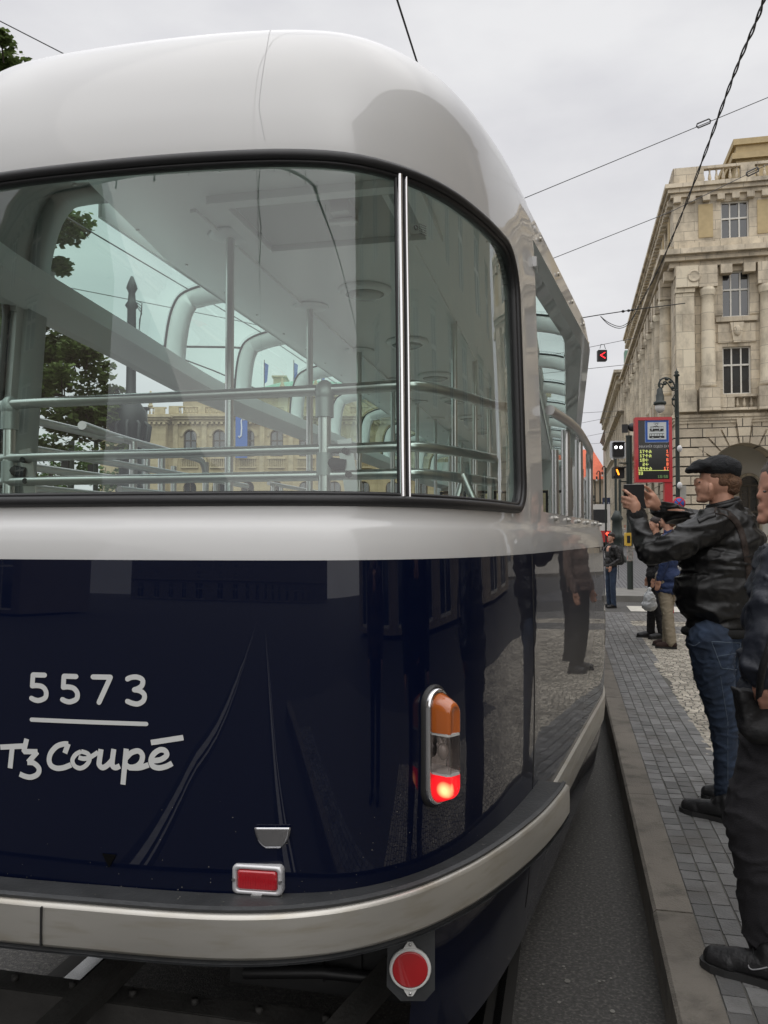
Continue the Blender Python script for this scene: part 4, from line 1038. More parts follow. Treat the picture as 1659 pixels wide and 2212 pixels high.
w = MB(M2_); w.add([(0,.3,21.6),(45,.3,21.6),(45,3.2,26),(0,3.2,26),(0,9,26),(45,9,26)], [(0,1,2,3),(3,2,5,4),(0,3,4)]); w.build('mansard_roof', mat('green_copper_sheet', (.34,.38,.16), .6, var=.2, vscale=3), b2)
w = MB(M2_); w.box(2.5, 4.2, .6, 2.4, 22.2, 24.6); w.build('dormer', mat('verdigris', (.16,.27,.22), .6), b2)
# houses further down, stepping in
for i, (xx, yy, ln, ht, nm, lb) in enumerate(((7.6, 149, 40, 20, 'street_house', 'grey beige terrace farther along the street past the mansard house'), (9.8, 190, 38, 17, 'street_house', 'low sand coloured terrace at the far right end of the street'))):
    bb = empty(nm, (xx, yy, ground_z(yy)), lb, 'building'); Mq = frame((xx, yy, 0), (0,1,0), (-1,0,0)); Mqf = frame((xx, yy, 0), (1,0,0), (0,-1,0)); zb = ground_z(yy)
    mt = m_p2 if i else mat('grey_beige_render', (.45,.40,.33), .9, var=.1, vscale=.6)
    hh = [(c-.7, c+.7, zb+z, zb+z+2.3) for c in [2.5+3.8*k for k in range(9)] for z in (1, 5, 9, 13)]
    wall_with_holes(Mq, bb, 0, ln, 0, zb+ht, hh, mt, .3); wall_with_holes(Mqf, bb, 0, 14, 0, zb+ht, [], mt, .3)
    for h in hh: window(Mq, bb, h[0], h[1], h[2], h[3], .2, 1, .6, .1)
    cornice(Mq, bb, .31, ln, zb+ht-.9, zb+ht, .7, mt, ex0=0, ex1=0); cornice(Mqf, bb, 0, 14, zb+ht-.9, zb+ht, .7, mt, ex1=0); cornice(Mqf, bb, 0, 14, zb+ht*.55, zb+ht*.55+.4, .4, mt, ex1=0)
    w = MB(Mq); w.add([(0,0,zb+ht),(ln,0,zb+ht),(ln,6,zb+ht+4),(0,6,zb+ht+4),(0,12,zb+ht),(ln,12,zb+ht)], [(0,1,2,3),(3,2,5,4),(0,3,4),(1,5,2)]); w.build('roof', mat('brown_tile_roof', (.16,.09,.06), .8), bb)
# red roofed house closing the street
yq = 205; rh = empty('red_roof_house', (-2, yq, ground_z(yq)), 'beige house with a big red tiled roof closing the end of the street', 'building')
Mq = frame((-26, yq, 0), (1,0,0), (0,-1,0)); zb = ground_z(yq)
hh = [(c-.9, c+.9, zb+z, zb+z+2.4) for c in [2.5+3.6*k for k in range(9)] for z in (1.2, 5.4)]
m_rb = mat('beige_render', (.40,.34,.26), .9, var=.1, vscale=.4)
wall_with_holes(Mq, rh, 0, 35.5, 0, 15.2, hh, m_rb, .3)
for h in hh: window(Mq, rh, h[0], h[1], h[2], h[3], .2, 1, .6, .1)
cornice(Mq, rh, 0, 35.5, 14.6, 15.4, .7, m_rb); cornice(Mq, rh, 0, 35.5, 9.6, 10.1, .5, m_rb)
w = MB(Mq); w.add([(-.8,-.8,15.4),(36,-.8,15.4),(32,9,23.6),(3,9,23.6),(-.8,18,15.4),(36,18,15.4)], [(0,1,2,3),(3,2,5,4),(0,3,4),(1,5,2)]); w.build('roof', mat('red_clay_tiles', (.52,.12,.06), .8, var=.15, vscale=1.5), rh)
w = MB(Mq); w.add([(0,18,0),(35.5,18,0),(35.5,18,15.3),(0,18,15.3),(0,0,0),(0,0,15.3),(35.5,0,0),(35.5,0,15.3)], [(0,1,2,3),(0,3,5,4),(1,6,7,2)]); w.build('rear_wall', m_rb, rh)
# ------------------------------------------------------------- concert hall seen through the tram
hall = None
FW = Vector((-sin(YAW), cos(YAW), 0)); RT = Vector((cos(YAW), sin(YAW), 0))
HD = 95
O = CAM + FW*HD; O.z = 0
Mh = Matrix(((RT.x, FW.x, 0, O.x), (RT.y, FW.y, 0, O.y), (0,0,1,0), (0,0,0,1)))
m_h = masonry('honey_stone', (.52,.44,.27), (.45,.37,.225), (.30,.25,.15), 1.8, .7, .014, .85, .4, stain=(.27,.22,.14), stainf=.35)
m_hs = mat('hall_trim_stone', (.46,.39,.25), .85, var=.2, vscale=1.5)
hall = empty('concert_hall', Mh @ Vector((-6, 0, 0)), 'neo-renaissance concert hall of honey stone with green domed roof across the square', 'building')
ac = [-22.3 + 3.32*k for k in range(12)]
hh = []
for c in ac: hh += [(c-.75, c+.75, 10.85, 13.9, True), (c-.75, c+.75, 4.2, 8.0, True)]
wall_with_holes(Mh, hall, -24.8, 18, 0, 15.3, hh, m_h, .5)
for c in ac:
    for (z0, z1) in ((10.85, 13.85), (4.2, 7.95)):
        o = window(Mh, hall, c-.74, c+.74, z0, z1, .35, 1, .62, .12, mat('brown_window_frame', (.10,.08,.06), .6))
    w = MB(Mh); baluster = w
    w.box(c-1.0, c+1.0, -.3, 0, 10.55, 10.75); w.box(c-1.0, c+1.0, -.3, 0, 9.5, 9.65)
    for k in range(8): w.box(c-.9+k*.24, c-.82+k*.24, -.25, -.1, 9.65, 10.55)
    w.build('window_balustrade', m_hs, hall)
    w = MB(Mh)
    n = 12
    for i in range(n):
        q0, q1 = pi*i/n, pi*(i+1)/n; r0, r1 = .82, 1.12
        w.prism([(c+r0*cos(q0), 13.15+r0*sin(q0)), (c+r1*cos(q0), 13.15+r1*sin(q0)), (c+r1*cos(q1), 13.15+r1*sin(q1)), (c+r0*cos(q1), 13.15+r0*sin(q1))][::-1], -.15, -.002)
    w.build('window_arch', m_hs, hall)
    w = MB(Mh)
    for s_ in (-1.66,): w.box(c+s_-.28, c+s_+.28, -.22, 0, 9.0, 14.7); w.box(c+s_-.34, c+s_+.34, -.28, 0, 14.4, 14.75)
    w.build('pilaster', m_hs, hall)
cornice(Mh, hall, -24.8, 18, 14.8, 15.65, .8, m_hs, dent=.55); baluster_row(Mh, hall, -24.8, 18, 15.67, 16.7, m_hs, .38, .2, 'roof_balustrade', 3.32)
cornice(Mh, hall, -24.8, 18, 8.6, 9.1, .3, m_hs, name='string_course')
# projecting lower wing on the left with roof statues
wall_with_holes(Mh, hall, -32.2, -24.8, 0, 14.9, [(-28.9,-27.5,10.2,12.5)], m_h, .4, 'wing_wall', -1.2)
window(Mh @ Matrix.Translation((0,-1.2,0)), hall, -28.9, -27.5, 10.2, 12.5, .2, 1, .6)
w = MB(Mh); w.prism([(-29.4, 12.9), (-27.0, 12.9), (-28.2, 13.9)], -1.5, -1.2); w.build('pediment', m_hs, hall)
w = MB(Mh); w.box(-24.8, -24.79, -1.2, 0, 0, 14.9); w.box(-32.2, -32.19, -1.2, 8, 0, 14.9); w.build('wing_return', m_h, hall)
Mw = Mh @ Matrix.Translation((0, -1.2, 0))
cornice(Mw, hall, -32.2, -24.8, 14.6, 15.4, .7, m_hs, dent=.55, name='wing_cornice'); baluster_row(Mw, hall, -32.2, -24.8, 15.42, 16.4, m_hs, .38, .2, 'wing_balustrade', 3.1)
for x_ in (-30.6, -28.9, -26.6): 
    w = MB(Mw); w.lathe([(.28,16.42),(.3,16.6),(.18,16.7),(.3,17.0),(.22,17.5),(.26,17.7),(.1,17.85),(.14,18.0),(.08,18.2)], (x_, .2, 0), 10); w.ell((x_, .2, 18.1), (.13,.13,.17)); w.build('roof_statue', m_hs, hall)
# attic block, drum and green roof
w = MB(Mh); w.box(-24.6, 20, 6, 30, 0, 19.4); w.build('attic_block', m_h, hall)
w = MB(Mh @ Matrix.Translation((0, 6, 0))); w.box(-25, 20.4, -.4, 0, 18.7, 19.4); w.build('attic_cornice', m_hs, hall)
w = MB(Mh); w.lathe([(9.6,15),(9.6,18.8),(10.1,19.0),(10.1,19.5),(9.7,19.6)], (-9.5, 18, 0), 40); dr = w.build('drum', m_h, hall)
w = MB(Mh); w.lathe([(9.8,19.6),(9.3,20.4),(8.2,21.2),(6.5,21.8),(4,22.2),(2.2,22.3)], (-9.5, 18, 0), 40); w.build('dome_roof', mat('verdigris_copper', (.16,.36,.26), .6, var=.2, vscale=.8), hall)
w = MB(Mh); w.box(-14.9, -13.3, 16, 19, 21.2, 23.1); w.box(-15.1, -13.1, 15.7, 19.3, 23.1, 23.3); w.build('roof_lantern', m_hs, hall)
for x_ in (-20.6, -12.9, -8.6, -4.4):
    w = MB(Mh); w.lathe([(.35,19.4),(.2,19.9),(.35,20.7),(.12,21.3),(.18,21.6),(.05,21.8)], (x_, 8.4+abs(x_+9.5)*.35, 0), 8); w.build('roof_statue', m_hs, hall)
m_flag = mat('blue_banner_cloth', (.045,.14,.44), .8)
q = MB(Mh); q.box(-16.9, -15.55, -1.0, -.97, 10.6, 16.2); bn = tag(q.build('banner', m_flag), 'tall blue vertical banner with a white swash hung on the concert hall front', 'banner')
q = MB(Mh); q.tube([(-15.9,-1.03,14.9),(-16.1,-1.03,15.1),(-16.25,-1.03,14.8),(-16.2,-1.03,14.0),(-16.25,-1.03,13.1),(-16.45,-1.03,12.9),(-16.55,-1.03,13.1)], .08, 6); q.build('swash_mark', mat('banner_white', (.75,.77,.8), .8), bn)
for k, (x_, lbl) in enumerate(((-14.6, 'small blue flag left of the dome on the concert hall roof'), (-11.0, 'small blue flag in front of the green dome centre'), (-7.6, 'small blue flag on the right of the green dome'))):
    q = MB(Mh); q.tube([(x_, 5.5, 19.4), (x_, 5.5, 23.2)], .05, 6); fl = q.build('flag', m_dark); q = MB(Mh); q.add([(x_, 5.5, 22.9),(x_+.5, 5.6, 22.6),(x_+.35, 5.6, 20.6),(x_, 5.5, 20.2)], [(0,1,2,3)]); q.build('flag_cloth', m_flag, fl)
    tag(fl, lbl, 'flag', 'flags on the concert hall roof')
# ------------------------------------------------------------- town houses round the stop, mirrored in the paint and glass
def townhouse(O, a, n, wd, ht, mt, lb, floors=4, bay=3.6, arch=False, depth=10, win=(.06,.065,.07)):
    bb = empty('town_house', O, lb, 'building'); M = frame(O, a, n); fh = (ht-5)/floors; hh = []; k = int(wd//bay)
    for i in range(k):
        c = bay*(i+.5)
        hh.append((c-1.2, c+1.2, .2, 4.2, arch))
        for f in range(floors): hh.append((c-.65, c+.65, 5.2+fh*f, 5.2+fh*f+fh*.62))
    wall_with_holes(M, bb, 0, wd, 0, ht, hh, mt, .35)
    for h in hh: window(M, bb, h[0], h[1], h[2], h[3]-.02, .22, 1, .62, .1)
    for h in hh:
        if h[2] > 4 and wd < 60: w = MB(M); w.box(h[0]-.2, h[1]+.2, -.16, 0, h[3]+.15, h[3]+.4); w.build('window_head', mt, bb)
    cornice(M, bb, 0, wd, ht-.9, ht, .8, mt, 0, 0, dent=.9); cornice(M, bb, 0, wd, 4.5, 4.95, .3, mt, 0, 0, name='string_course')
    w = MB(M); w.add([(0,0,0),(0,depth,0),(wd,depth,0),(wd,0,0),(0,0,ht),(0,depth,ht),(wd,depth,ht),(wd,0,ht),(0,depth/2,ht+4),(wd,depth/2,ht+4)], [(0,1,5,4),(1,2,6,5),(2,3,7,6),(4,5,8),(7,9,6)], 0); w.add([(0,-.3,ht),(wd,-.3,ht),(wd,depth/2,ht+4),(0,depth/2,ht+4),(0,depth,ht),(wd,depth,ht)], [(0,1,2,3),(3,2,5,4)], 1)
    w.build('roof_and_gables', [mt, mat('dark_roof_tiles', (.10,.06,.045), .8)], bb); return bb
m_t1 = masonry('warm_ashlar', (.45,.37,.27), (.39,.32,.235), (.25,.21,.16), 1.4, .5, .014, .85, .4)
townhouse((14.5, -9, .15), (0,1,0), (-1,0,0), 36, 21, m_t1, 'cream stone corner house with arched shopfronts facing the stop platform', 4, 4, True)
townhouse((-21, -24, .15), (-1,0,0), (0,1,0), 34, 19, mat('ochre_grey_render', (.22,.19,.15), .9, var=.1, vscale=.6), 'grey ochre house behind the square on the far side of the tracks', 4, 3.8)
townhouse((-60, -130, .15), (1,0,0), (0,1,0), 130, 13, mat('faded_render', (.25,.23,.2), .9, var=.1, vscale=.3), 'long low row of houses closing the street far behind the stop', 3, 6.5)
# ================================================================== TREES
def leaf_mat(n, c):
    m = mat(n, c, .6, island=.5, spec=.3); t = m.node_tree; l = t.links.new; b = t.nodes['Principled BSDF']
    tr = N(t, 'ShaderNodeBsdfTranslucent'); mx = N(t, 'ShaderNodeMixShader'); mx.inputs[0].default_value = .4; o = t.nodes['Material Output']
    l(b.inputs['Base Color'].links[0].from_socket, tr.inputs[0]); l(b.outputs[0], mx.inputs[1]); l(tr.outputs[0], mx.inputs[2]); l(mx.outputs[0], o.inputs[0])
    return m
m_leaf = leaf_mat('linden_leaves', (.115,.16,.05)); m_leaf2 = leaf_mat('far_leaves', (.07,.12,.035)); m_bark = mat('bark', (.055,.045,.035), .95, bump=1.5, bscale=14, stretch=(1,1,.3), var=.3, vscale=9)
def leaf_clump(q, c, R, n, size, rnd):
    for _ in range(n):
        while True:
            v = Vector((rnd.uniform(-1,1), rnd.uniform(-1,1), rnd.uniform(-1,1)))
            if .15 < v.length < 1: break
        v = v*(.6 + .4*rnd.random()); p = Vector(c) + Vector((v.x*R[0], v.y*R[1], v.z*R[2]))
        s = size*rnd.uniform(.6, 1.25); a = Vector((rnd.gauss(0,1), rnd.gauss(0,1), rnd.gauss(0,.35))).normalized()
        nn = Vector((rnd.gauss(0,.6), rnd.gauss(0,.6), 1)).normalized(); b = nn.cross(a)
        if b.length < .1: continue
        b.normalize(); dr = Vector((0,0,-s*.25))
        q.add([p - a*s*.5, p - b*s*.38 + dr*.4, p + a*s*.15 - b*s*.36 + dr*.6, p + a*s*.62 + dr, p + a*s*.15 + b*s*.36 + dr*.6, p + b*s*.38 + dr*.4], [(0,1,2,3,4,5)])
def tree(base, lobes, trunk, limbs, label, per=900, size=.09, clump=.42, name='linden_tree', lm=None, seed=1, bark=None):
    rnd = random.Random(seed); e = empty(name, base, label, 'tree'); q = MB(); q.tube(*trunk, 12); q.build('trunk', m_bark, e)
    q = MB()
    for pts, r in limbs: q.tube(catmull(pts, 4), [r*(1 - .75*i/(len(catmull(pts,4))-1)) for i in range(len(catmull(pts,4)))], 7)
    q2 = MB()
    for (c, R, n) in lobes:
        for k in range(n):
            v = Vector((rnd.gauss(0,1), rnd.gauss(0,1), rnd.gauss(0,1))).normalized()*(rnd.random()**.45)
            cc = Vector(c) + Vector((v.x*R[0], v.y*R[1], v.z*R[2])); cl = min(clump, max(R)*.55)*rnd.uniform(.6, 1.3)
            leaf_clump(q2, cc, (cl, cl, cl*.55), per, size, rnd)
            if rnd.random() < .5: q.tube([Vector(c)*.45 + cc*.55 + Vector((0,0,-.3)), cc], .012, 4, cap=False)
    q.build('limbs', bark or m_bark, e); q2.build('crown', lm or m_leaf, e); return e
D_ = 13.0
def P_(px, py, d=D_): return at(px, py, d)
bx = P_(52, 1000); bx.z = 0
pt = 13/1790.
lob = []
for (px, py, rx, ry, n, dd) in ((90, 740, 110, 95, 26, 0), (140, 860, 95, 75, 20, -.6), (30, 860, 90, 85, 16, .8), (-90, 780, 140, 170, 34, 0), (215, 905, 40, 60, 5, -.5), (30, 640, 90, 60, 8, 0), (-60, 560, 110, 120, 18, .3),
                               (118, 500, 48, 30, 9, -.3), (85, 545, 34, 34, 7, -.3), (150, 478, 20, 14, 2, -.3), (-70, 330, 90, 130, 20, .3), (-25, 120, 55, 45, 6, -.2), (16, 106, 34, 24, 3, -.3), (-200, 500, 140, 350, 50, .5), (180, 770, 50, 50, 4, -.3), (120, 965, 60, 30, 4, .5), (225, 975, 22, 16, 1, -.8)):
    c = P_(px, py, D_+dd); lob.append((c, (rx*pt, 1.3 if rx > 60 else .5, ry*pt), n))
limbs = [([P_(52, 900), P_(20, 760), P_(-30, 560), P_(-60, 380), P_(-40, 180)], .13), ([P_(40, 800), P_(90, 720), P_(140, 690)], .05), ([P_(50, 880), P_(110, 850), P_(190, 880)], .05), ([P_(-30, 560), P_(40, 530), P_(110, 490)], .035),
         ([P_(-40, 180), P_(0, 130), P_(30, 105)], .03), ([P_(52, 930), P_(-60, 800), P_(-180, 620)], .09), ([P_(-50, 400), P_(-150, 300), P_(-220, 200)], .06)]
tree(bx, lob, ([bx + Vector((0,0,-.1)), P_(52, 1000), P_(52, 900)], [.24,.19,.15]), limbs, 'big linden tree left of the tram with branches reaching over its roof', per=150, size=.10, clump=.36, seed=4)
for k, (px, py, d, r, lb) in enumerate(((110, 1020, 45, 2.6, 'young green tree low behind the left handrails, nearest the glass edge'), (205, 1035, 55, 3.0, 'small rounded green tree in front of the concert hall left wing'), (-60, 1040, 40, 3.0, 'bushy green tree beyond the square at far left'))):
    c = at(px, py, d); b_ = Vector((c.x, c.y, 0)); tree(b_, [(c, (r, r, r*.8), 26)], ([b_, c], [.16,.1]), [([b_ + Vector((0,0,1.5)), c + Vector((.8,0,.8))], .07)], lb, per=60, size=.26, clump=.8, name='young_tree', lm=m_leaf2, seed=20+k)
# ================================================================== STREET FURNITURE
m_iron = mat('dark_green_iron', (.018,.026,.022), .5, bump=.1, bscale=40); m_blk = mat('black_housing', (.012,.012,.013), .45)
# ornate catenary mast left
def post(px, d): p = at(px, 1160, d); return Vector((p.x, p.y, 0))
p = post(280, 12.5)
e = empty('catenary_mast', p, 'ornate dark green iron catenary mast with fluted base left of the tram', 'mast')
q = MB(); zt = at(280, 592, 12.5).z
q.lathe([(.30,0),(.30,.5),(.24,.6),(.20,.9),(.19,2.2),(.22,2.3),(.17,2.4),(.165,3.05),(.20,3.15),(.25,3.3),(.23,3.5),(.13,3.65),(.075,3.8),(.07,zt-1.15),(.09,zt-1.1),(.07,zt-1.0),(.065,zt-.5),(.10,zt-.45),(.06,zt-.38),(.05,zt-.25),(.085,zt-.18),(.06,zt-.1),(.02,zt)], p, 18); q.build('shaft', m_iron, e)
q = MB()
for i in range(10):
    a = 2*pi*i/10; q.tube([p + Vector((.2*cos(a), .2*sin(a), 3.35)), p + Vector((.29*cos(a), .29*sin(a), 3.28)), p + Vector((.26*cos(a), .26*sin(a), 3.05))], .03, 6)
q.build('capital_leaves', m_iron, e)
q = MB()
for k in range(4): q.tube([p + Vector((.08,0,5.1+k*.03)), p + Vector((.16,.02,5.0+k*.05)), p + Vector((.1,.05,4.9-k*.05))], .008, 5)
q.build('tie_wire', m_iron, e)
# street clock
p = at(208, 936, 21); e = empty('street_clock', (p.x, p.y, 0), 'black street clock with a pale face half hidden by the linden leaves', 'clock')
q = MB(); q.tube([(p.x, p.y, 0), (p.x, p.y, p.z-.2)], .06); q.build('post', m_iron, e)
q = MB(frame(p, RT, -FW) @ Matrix.Rotation(pi/2, 4, 'X')); q.lathe([(.20,-.12),(.23,-.10),(.23,.10),(.20,.12)], n=24); q.build('case', m_iron, e)
q = MB(frame(p, RT, -FW) @ Matrix.Rotation(pi/2, 4, 'X')); q.lathe([(.19,.118),(.19,.126)], n=24); q.build('dial', mat('clock_white', (.7,.7,.66), .5), e)
q = MB(frame(p, RT, -FW)); q.box(-.012,.012,-.14,-.13,-.02,.13); q.box(-.09,.02,-.143,-.133,-.012,.012); q.build('hands', m_blk, e)
# thin posts seen low through the rear glass
for k, (px, d, tp, lb) in enumerate(((152, 24, 952, 'dark post with a small signal box under the linden crown'), (205, 30, 985, 'thin dark post right of the signal box post'), (310, 34, 885, 'pale grey lamp post in front of the concert hall wing'))):
    b_ = post(px, d); zt = at(px, tp, d).z; e = empty('street_post', b_, lb, 'post'); q = MB(); q.tube([b_, b_ + Vector((0,0,zt))], .09 if k != 2 else .12, 10); q.build('pole', m_iron if k != 2 else mat('grey_green_post', (.16,.19,.19), .6), e)
    q = MB(); q.box(b_.x-.16, b_.x+.16, b_.y-.12, b_.y+.12, zt-.0, zt+.12) if k == 2 else q.box(b_.x-.25, b_.x-.02, b_.y-.12, b_.y+.12, zt-1.0, zt-.3); q.build('head', m_blk, e)
# ---- traffic signal mast on the island
d = 23.0; p = post(1360.5, d); e = empty('traffic_signal', p + Vector((0,0,.15)), 'dark green signal post with stickers carrying the tram signal and amber arrow', 'traffic light')
q = MB(); zt = at(1362, 944, d).z; q.tube([(p.x,p.y,.14),(p.x,p.y,zt)], .082, 16); q.tube([(p.x,p.y,zt),(p.x,p.y,zt+.05)], .09, 16); q.build('post', m_iron, e)
q = MB(); q.tube([(p.x,p.y,zt),(p.x,p.y,at(0,922,d).z)], .012); c = at(1366, 923, d); q.ell(c, (.13,.1,.12)); q.box(c.x-.28, c.x-.12, c.y-.08, c.y+.08, c.z-.14, c.z+.08); q.build('detector', m_blk, e)
def fr_at(px, py, d): return frame(at(px, py, d), RT, -FW)
M = fr_at(1334.5, 971.5, d-.25)
q = MB(M)
def rrect2(w, h, r, n=5):
    P = []
    for (cx, cy, a) in ((w-r,h-r,0),(-w+r,h-r,90),(-w+r,-h+r,180),(w-r,-h+r,270)):
        for i in range(n+1): t = radians(a+90*i/n); P.append((cx+r*cos(t), cy+r*sin(t)))
    return P
q.prism(rrect2(.215,.245,.06), -.01, .02); bd = q.build('backing_board', mat('board_white', (.62,.64,.66), .5), e)
q = MB(M); q.prism(rrect2(.155,.195,.02), -.10, -.012); q.build('signal_housing', m_blk, bd)
q = MB(M)
m_lit = mat('white_signal_light', (.9,.9,.9), .4, emis=(1,1,1), es=2.6)
for x in (-.078, .058):
    q.lathe([(.04,0),(.04,.012)], (0,0,0), 18); n = len(q.v)
    for i in range(n-36, n): v = q.v[i]; q.v[i] = Vector((v.x + x, -.10 - v.z, v.y + .055))
q.build('lit_lamps', m_lit, bd)
q = MB(M); q.prism([(-.19,.10),(-.155,.10),(-.155,.02),(-.17,-.01)], -.22, -.1); q.box(-.155,.155,-.2,-.1,.18,.195); q.build('visor', m_blk, bd)
M = fr_at(1335, 1021.5, d-.2); q = MB(M); q.prism(rrect2(.15,.155,.02), -.10, .10); q.box(-.16,.16,-.26,-.1,.12,.15); q.box(-.16,-.13,-.24,-.1,-.1,.12); ah_ = q.build('arrow_signal', m_blk, e)
q = MB(M); q.prism([(-.085,.085),(-.045,.095),(.015,-.06),(-.025,-.07)], -.112, -.101); q.build('amber_bar', mat('amber_light', (.9,.3,.03), .4, emis=(1,.27,.02), es=2.2), ah_)
q = MB(); 
for py in (1000, 1040): a = at(1338, py, d-.1); q.tube([a, Vector((p.x, p.y, a.z))], .02, 8)
q.build('signal_bracket', m_iron, e)
M = fr_at(1356.5, 1165, d-.2); q = MB(M); q.prism(rrect2(.075,.18,.02), -.06, .1); yb_ = q.build('push_button_box', mat('signal_yellow', (.62,.40,.05), .5), e); q = MB(M); q.prism(rrect2(.045,.10,.01), -.07, -.061); q.build('button_face', m_blk, yb_)
q = MB()
zt_ = at(0, 1180, d).z; zb_ = at(0, 1212, d).z
q.tube([(p.x,p.y,zb_),(p.x,p.y,zt_)], .086, 16, cap=False); q.build('notice_sleeve', mat('scuffed_notices', (.27,.26,.24), .8, var=.4, vscale=14, dirt=(.4,.1,.06), dscale=9), e)
# ---- red LED chevron hanging over the tracks
d = 21.0; M = fr_at(1301, 768, d); q = MB(M); q.prism(rrect2(.115,.14,.02), -.03, .10); sg_ = q.build('lane_signal', m_blk)
tag(sg_, 'small black box over the tracks showing a lit red chevron', 'signal'); q = MB(M)
q.bar((.065,-.035,.075), (-.055,-.035,0), .012, .030, up=(0,1,0)); q.bar((.065,-.035,-.075), (-.055,-.035,0), .012, .030, up=(0,1,0)); q.build('red_chevron', mat('red_led', (.9,.02,.02), .4, emis=(1,.02,.03), es=3.0), sg_)
q = MB(); q.tube([at(1296,753,d), at(1298,744,d), at(1305,744,d), at(1308,754,d)], .008, 6); q.build('hanger', m_iron, sg_)
# ---- departure board
d = 15.6; fp = d/1790; DX = lambda zx: 1255.9+.2837*zx; DY = lambda zy: 856.3+.2837*zy
# local frame: origin = centre of the board, scale in photo pixels
Mb = fr_at(1411.5, 971.5, d) @ Matrix.Rotation(radians(-7), 4, 'Z')
def bx_(x): return (x-1411.5)*fp
def bz_(y): return (971.5-y)*fp
e = empty('departure_board', Vector((at(1440,1160,d).x, at(1440,1160,d).y, HP)), 'red framed electronic departure board with tram and bus pictogram over the platform', 'sign')
m_red = mat('red_paint', (.50,.022,.03), .45, coat=.4, var=.08, vscale=5)
x0, x1, y0, y1 = bx_(1373), bx_(1450.5), bz_(1042), bz_(901)
q = MB(Mb); t = bx_(1379.5)-x0
q.box(x0, x0+t, -.02, .16, y0, y1); q.box(x1-t, x1, -.02, .16, y0, y1); q.box(x0+t, x1-t, -.02, .16, y1-t, y1); q.box(x0+t, x1-t, -.02, .16, y0, y0+t); q.box(x0+t, x1-t, .08, .155, y0+t, y1-t); q.build('frame', m_red, e)
q = MB(Mb); q.box(x0+t, x1-t, .005, .02, y0+t, y1-t); pn = q.build('screen', mat('dark_screen', (.012,.013,.012), .12, spec=.5), e)
q = MB(Mb); xp = bx_(1434); q.box(xp, xp+(x1-xp)*1.02, -.0, .14, HP-(at(0,971.5,d).z), y0-.002); q.build('post', m_red, e)
ps = MB(Mb); a, b_, c, dd = bx_(1394), bx_(1444), bz_(955.5), bz_(907.5)
ps.box(a, b_, -.004, .002, c, dd); sgn = ps.build('stop_pictogram', mat('sign_blue', (.02,.10,.42), .5), e)
q = MB(Mb); q.box(a, b_, -.005, -.0041, dd-.006, dd); q.box(a, b_, -.005, -.0041, c, c+.006); q.box(a, a+.006, -.005, -.0041, c, dd); q.box(b_-.006, b_, -.005, -.0041, c, dd); q.build('pictogram_border', mat('sign_pale_blue', (.45,.55,.75), .5), sgn)
q = MB(Mb); wx0, wx1, wz0, wz1 = bx_(1399.5), bx_(1438.5), bz_(949.5), bz_(912); q.box(wx0, wx1, -.008, -.0052, wz0, wz1); q.build('pictogram_panel', mat('sign_white', (.62,.66,.66), .5), sgn)
q = MB(Mb); U = (wx1-wx0)/520.; X = lambda u: wx0 + (u-388)*U; Z = lambda v: wz1 - (v-350)*(wz1-wz0)/485.
def sh(u0, v0, u1, v1, y=-.0085, m=0): q.box(X(u0), X(u1), y-.0006, y, Z(v1), Z(v0), m)
def ln(u0, v0, u1, v1, w=.006): q.bar((X(u0), -.009, Z(v0)), (X(u1), -.009, Z(v1)), .0006, w, up=(0,1,0)) if 0 else q.bar((X(u0), -.009, Z(v0)), (X(u1), -.009, Z(v1)), w, .0006, up=(0,1,0))
ln(550,372,720,372); ln(640,375,590,408); ln(640,375,680,408); ln(590,408,640,445); ln(680,408,640,445)
sh(555,460,690,475); sh(465,473,830,485); sh(450,535,835,590); sh(470,485,478,535); sh(818,485,826,535)
for u in (497,535,560,610,650,690,720,765): sh(u,485,u+5,535)
sh(480,590,580,605); sh(700,590,800,605); ln(435,607,850,607,.004)
sh(440,668,850,680); sh(435,735,855,795); 
for u in (440,490,565,645,712,792): sh(u,680,u+12,735)
q.build('vehicles', m_blk, sgn)
q = MB(Mb)
for u in (525,740):
    q.add([(X(u)+.018*cos(k*pi/8), -.0097, Z(787)+.018*sin(k*pi/8)) for k in range(16)], [tuple(range(16))])
for u in (503, 715, 745): sh(u,535 if u != 503 else 500, u+25, 588 if u != 503 else 580, -.0097) if u in (503, 715) else None
q.build('pictogram_windows', mat('sign_white'), sgn)
q = MB(Mb)
for u in (525,740): q.tube([(X(u)+.013*cos(k*pi/8), -.0104, Z(787)+.013*sin(k*pi/8)) for k in range(16)], .0022, 5, closed=True)
q.build('wheels', m_blk, sgn)
# dot-matrix and printed lettering
F57 = {'1':"010110010010010010111",'0':0}
FONT = {'0':["111","101","101","101","111"],'1':["010","110","010","010","111"],'2':["111","001","111","100","111"],'3':["111","001","111","001","111"],'4':["101","101","111","001","001"],'5':["111","100","111","001","111"],
 '6':["111","100","111","101","111"],'7':["111","001","010","010","010"],'8':["111","101","111","101","111"],'9':["111","101","111","001","111"],'^':["00100","01110","10101","00100","00100"],'<':["00100","01000","11111","01000","00100"],
 '&':["0100","0110","1011","1010","1101"],':':["0","1","0","1","0"],' ':["000"]*5,'.':["0","0","0","0","1"]}
BU = lambda u: x0 + (u-40)*(x1-x0)/1000.; BV = lambda v: y1 - (v-215)*(y1-y0)/1820.
def dots(txt, u, v, h, m, name):
    q = MB(Mb); px = h/5; cx = u
    for ch in txt:
        g = FONT[ch]
        for r, row in enumerate(g):
            for k, b in enumerate(row):
                if b == '1': q.box(BU(cx+k*px), BU(cx+(k+1)*px*1.0), -.002, .004, BV(v+(r+1)*h/5), BV(v+r*h/5))
        cx += (len(g[0])+1)*px
    return q.build(name, m, pn)
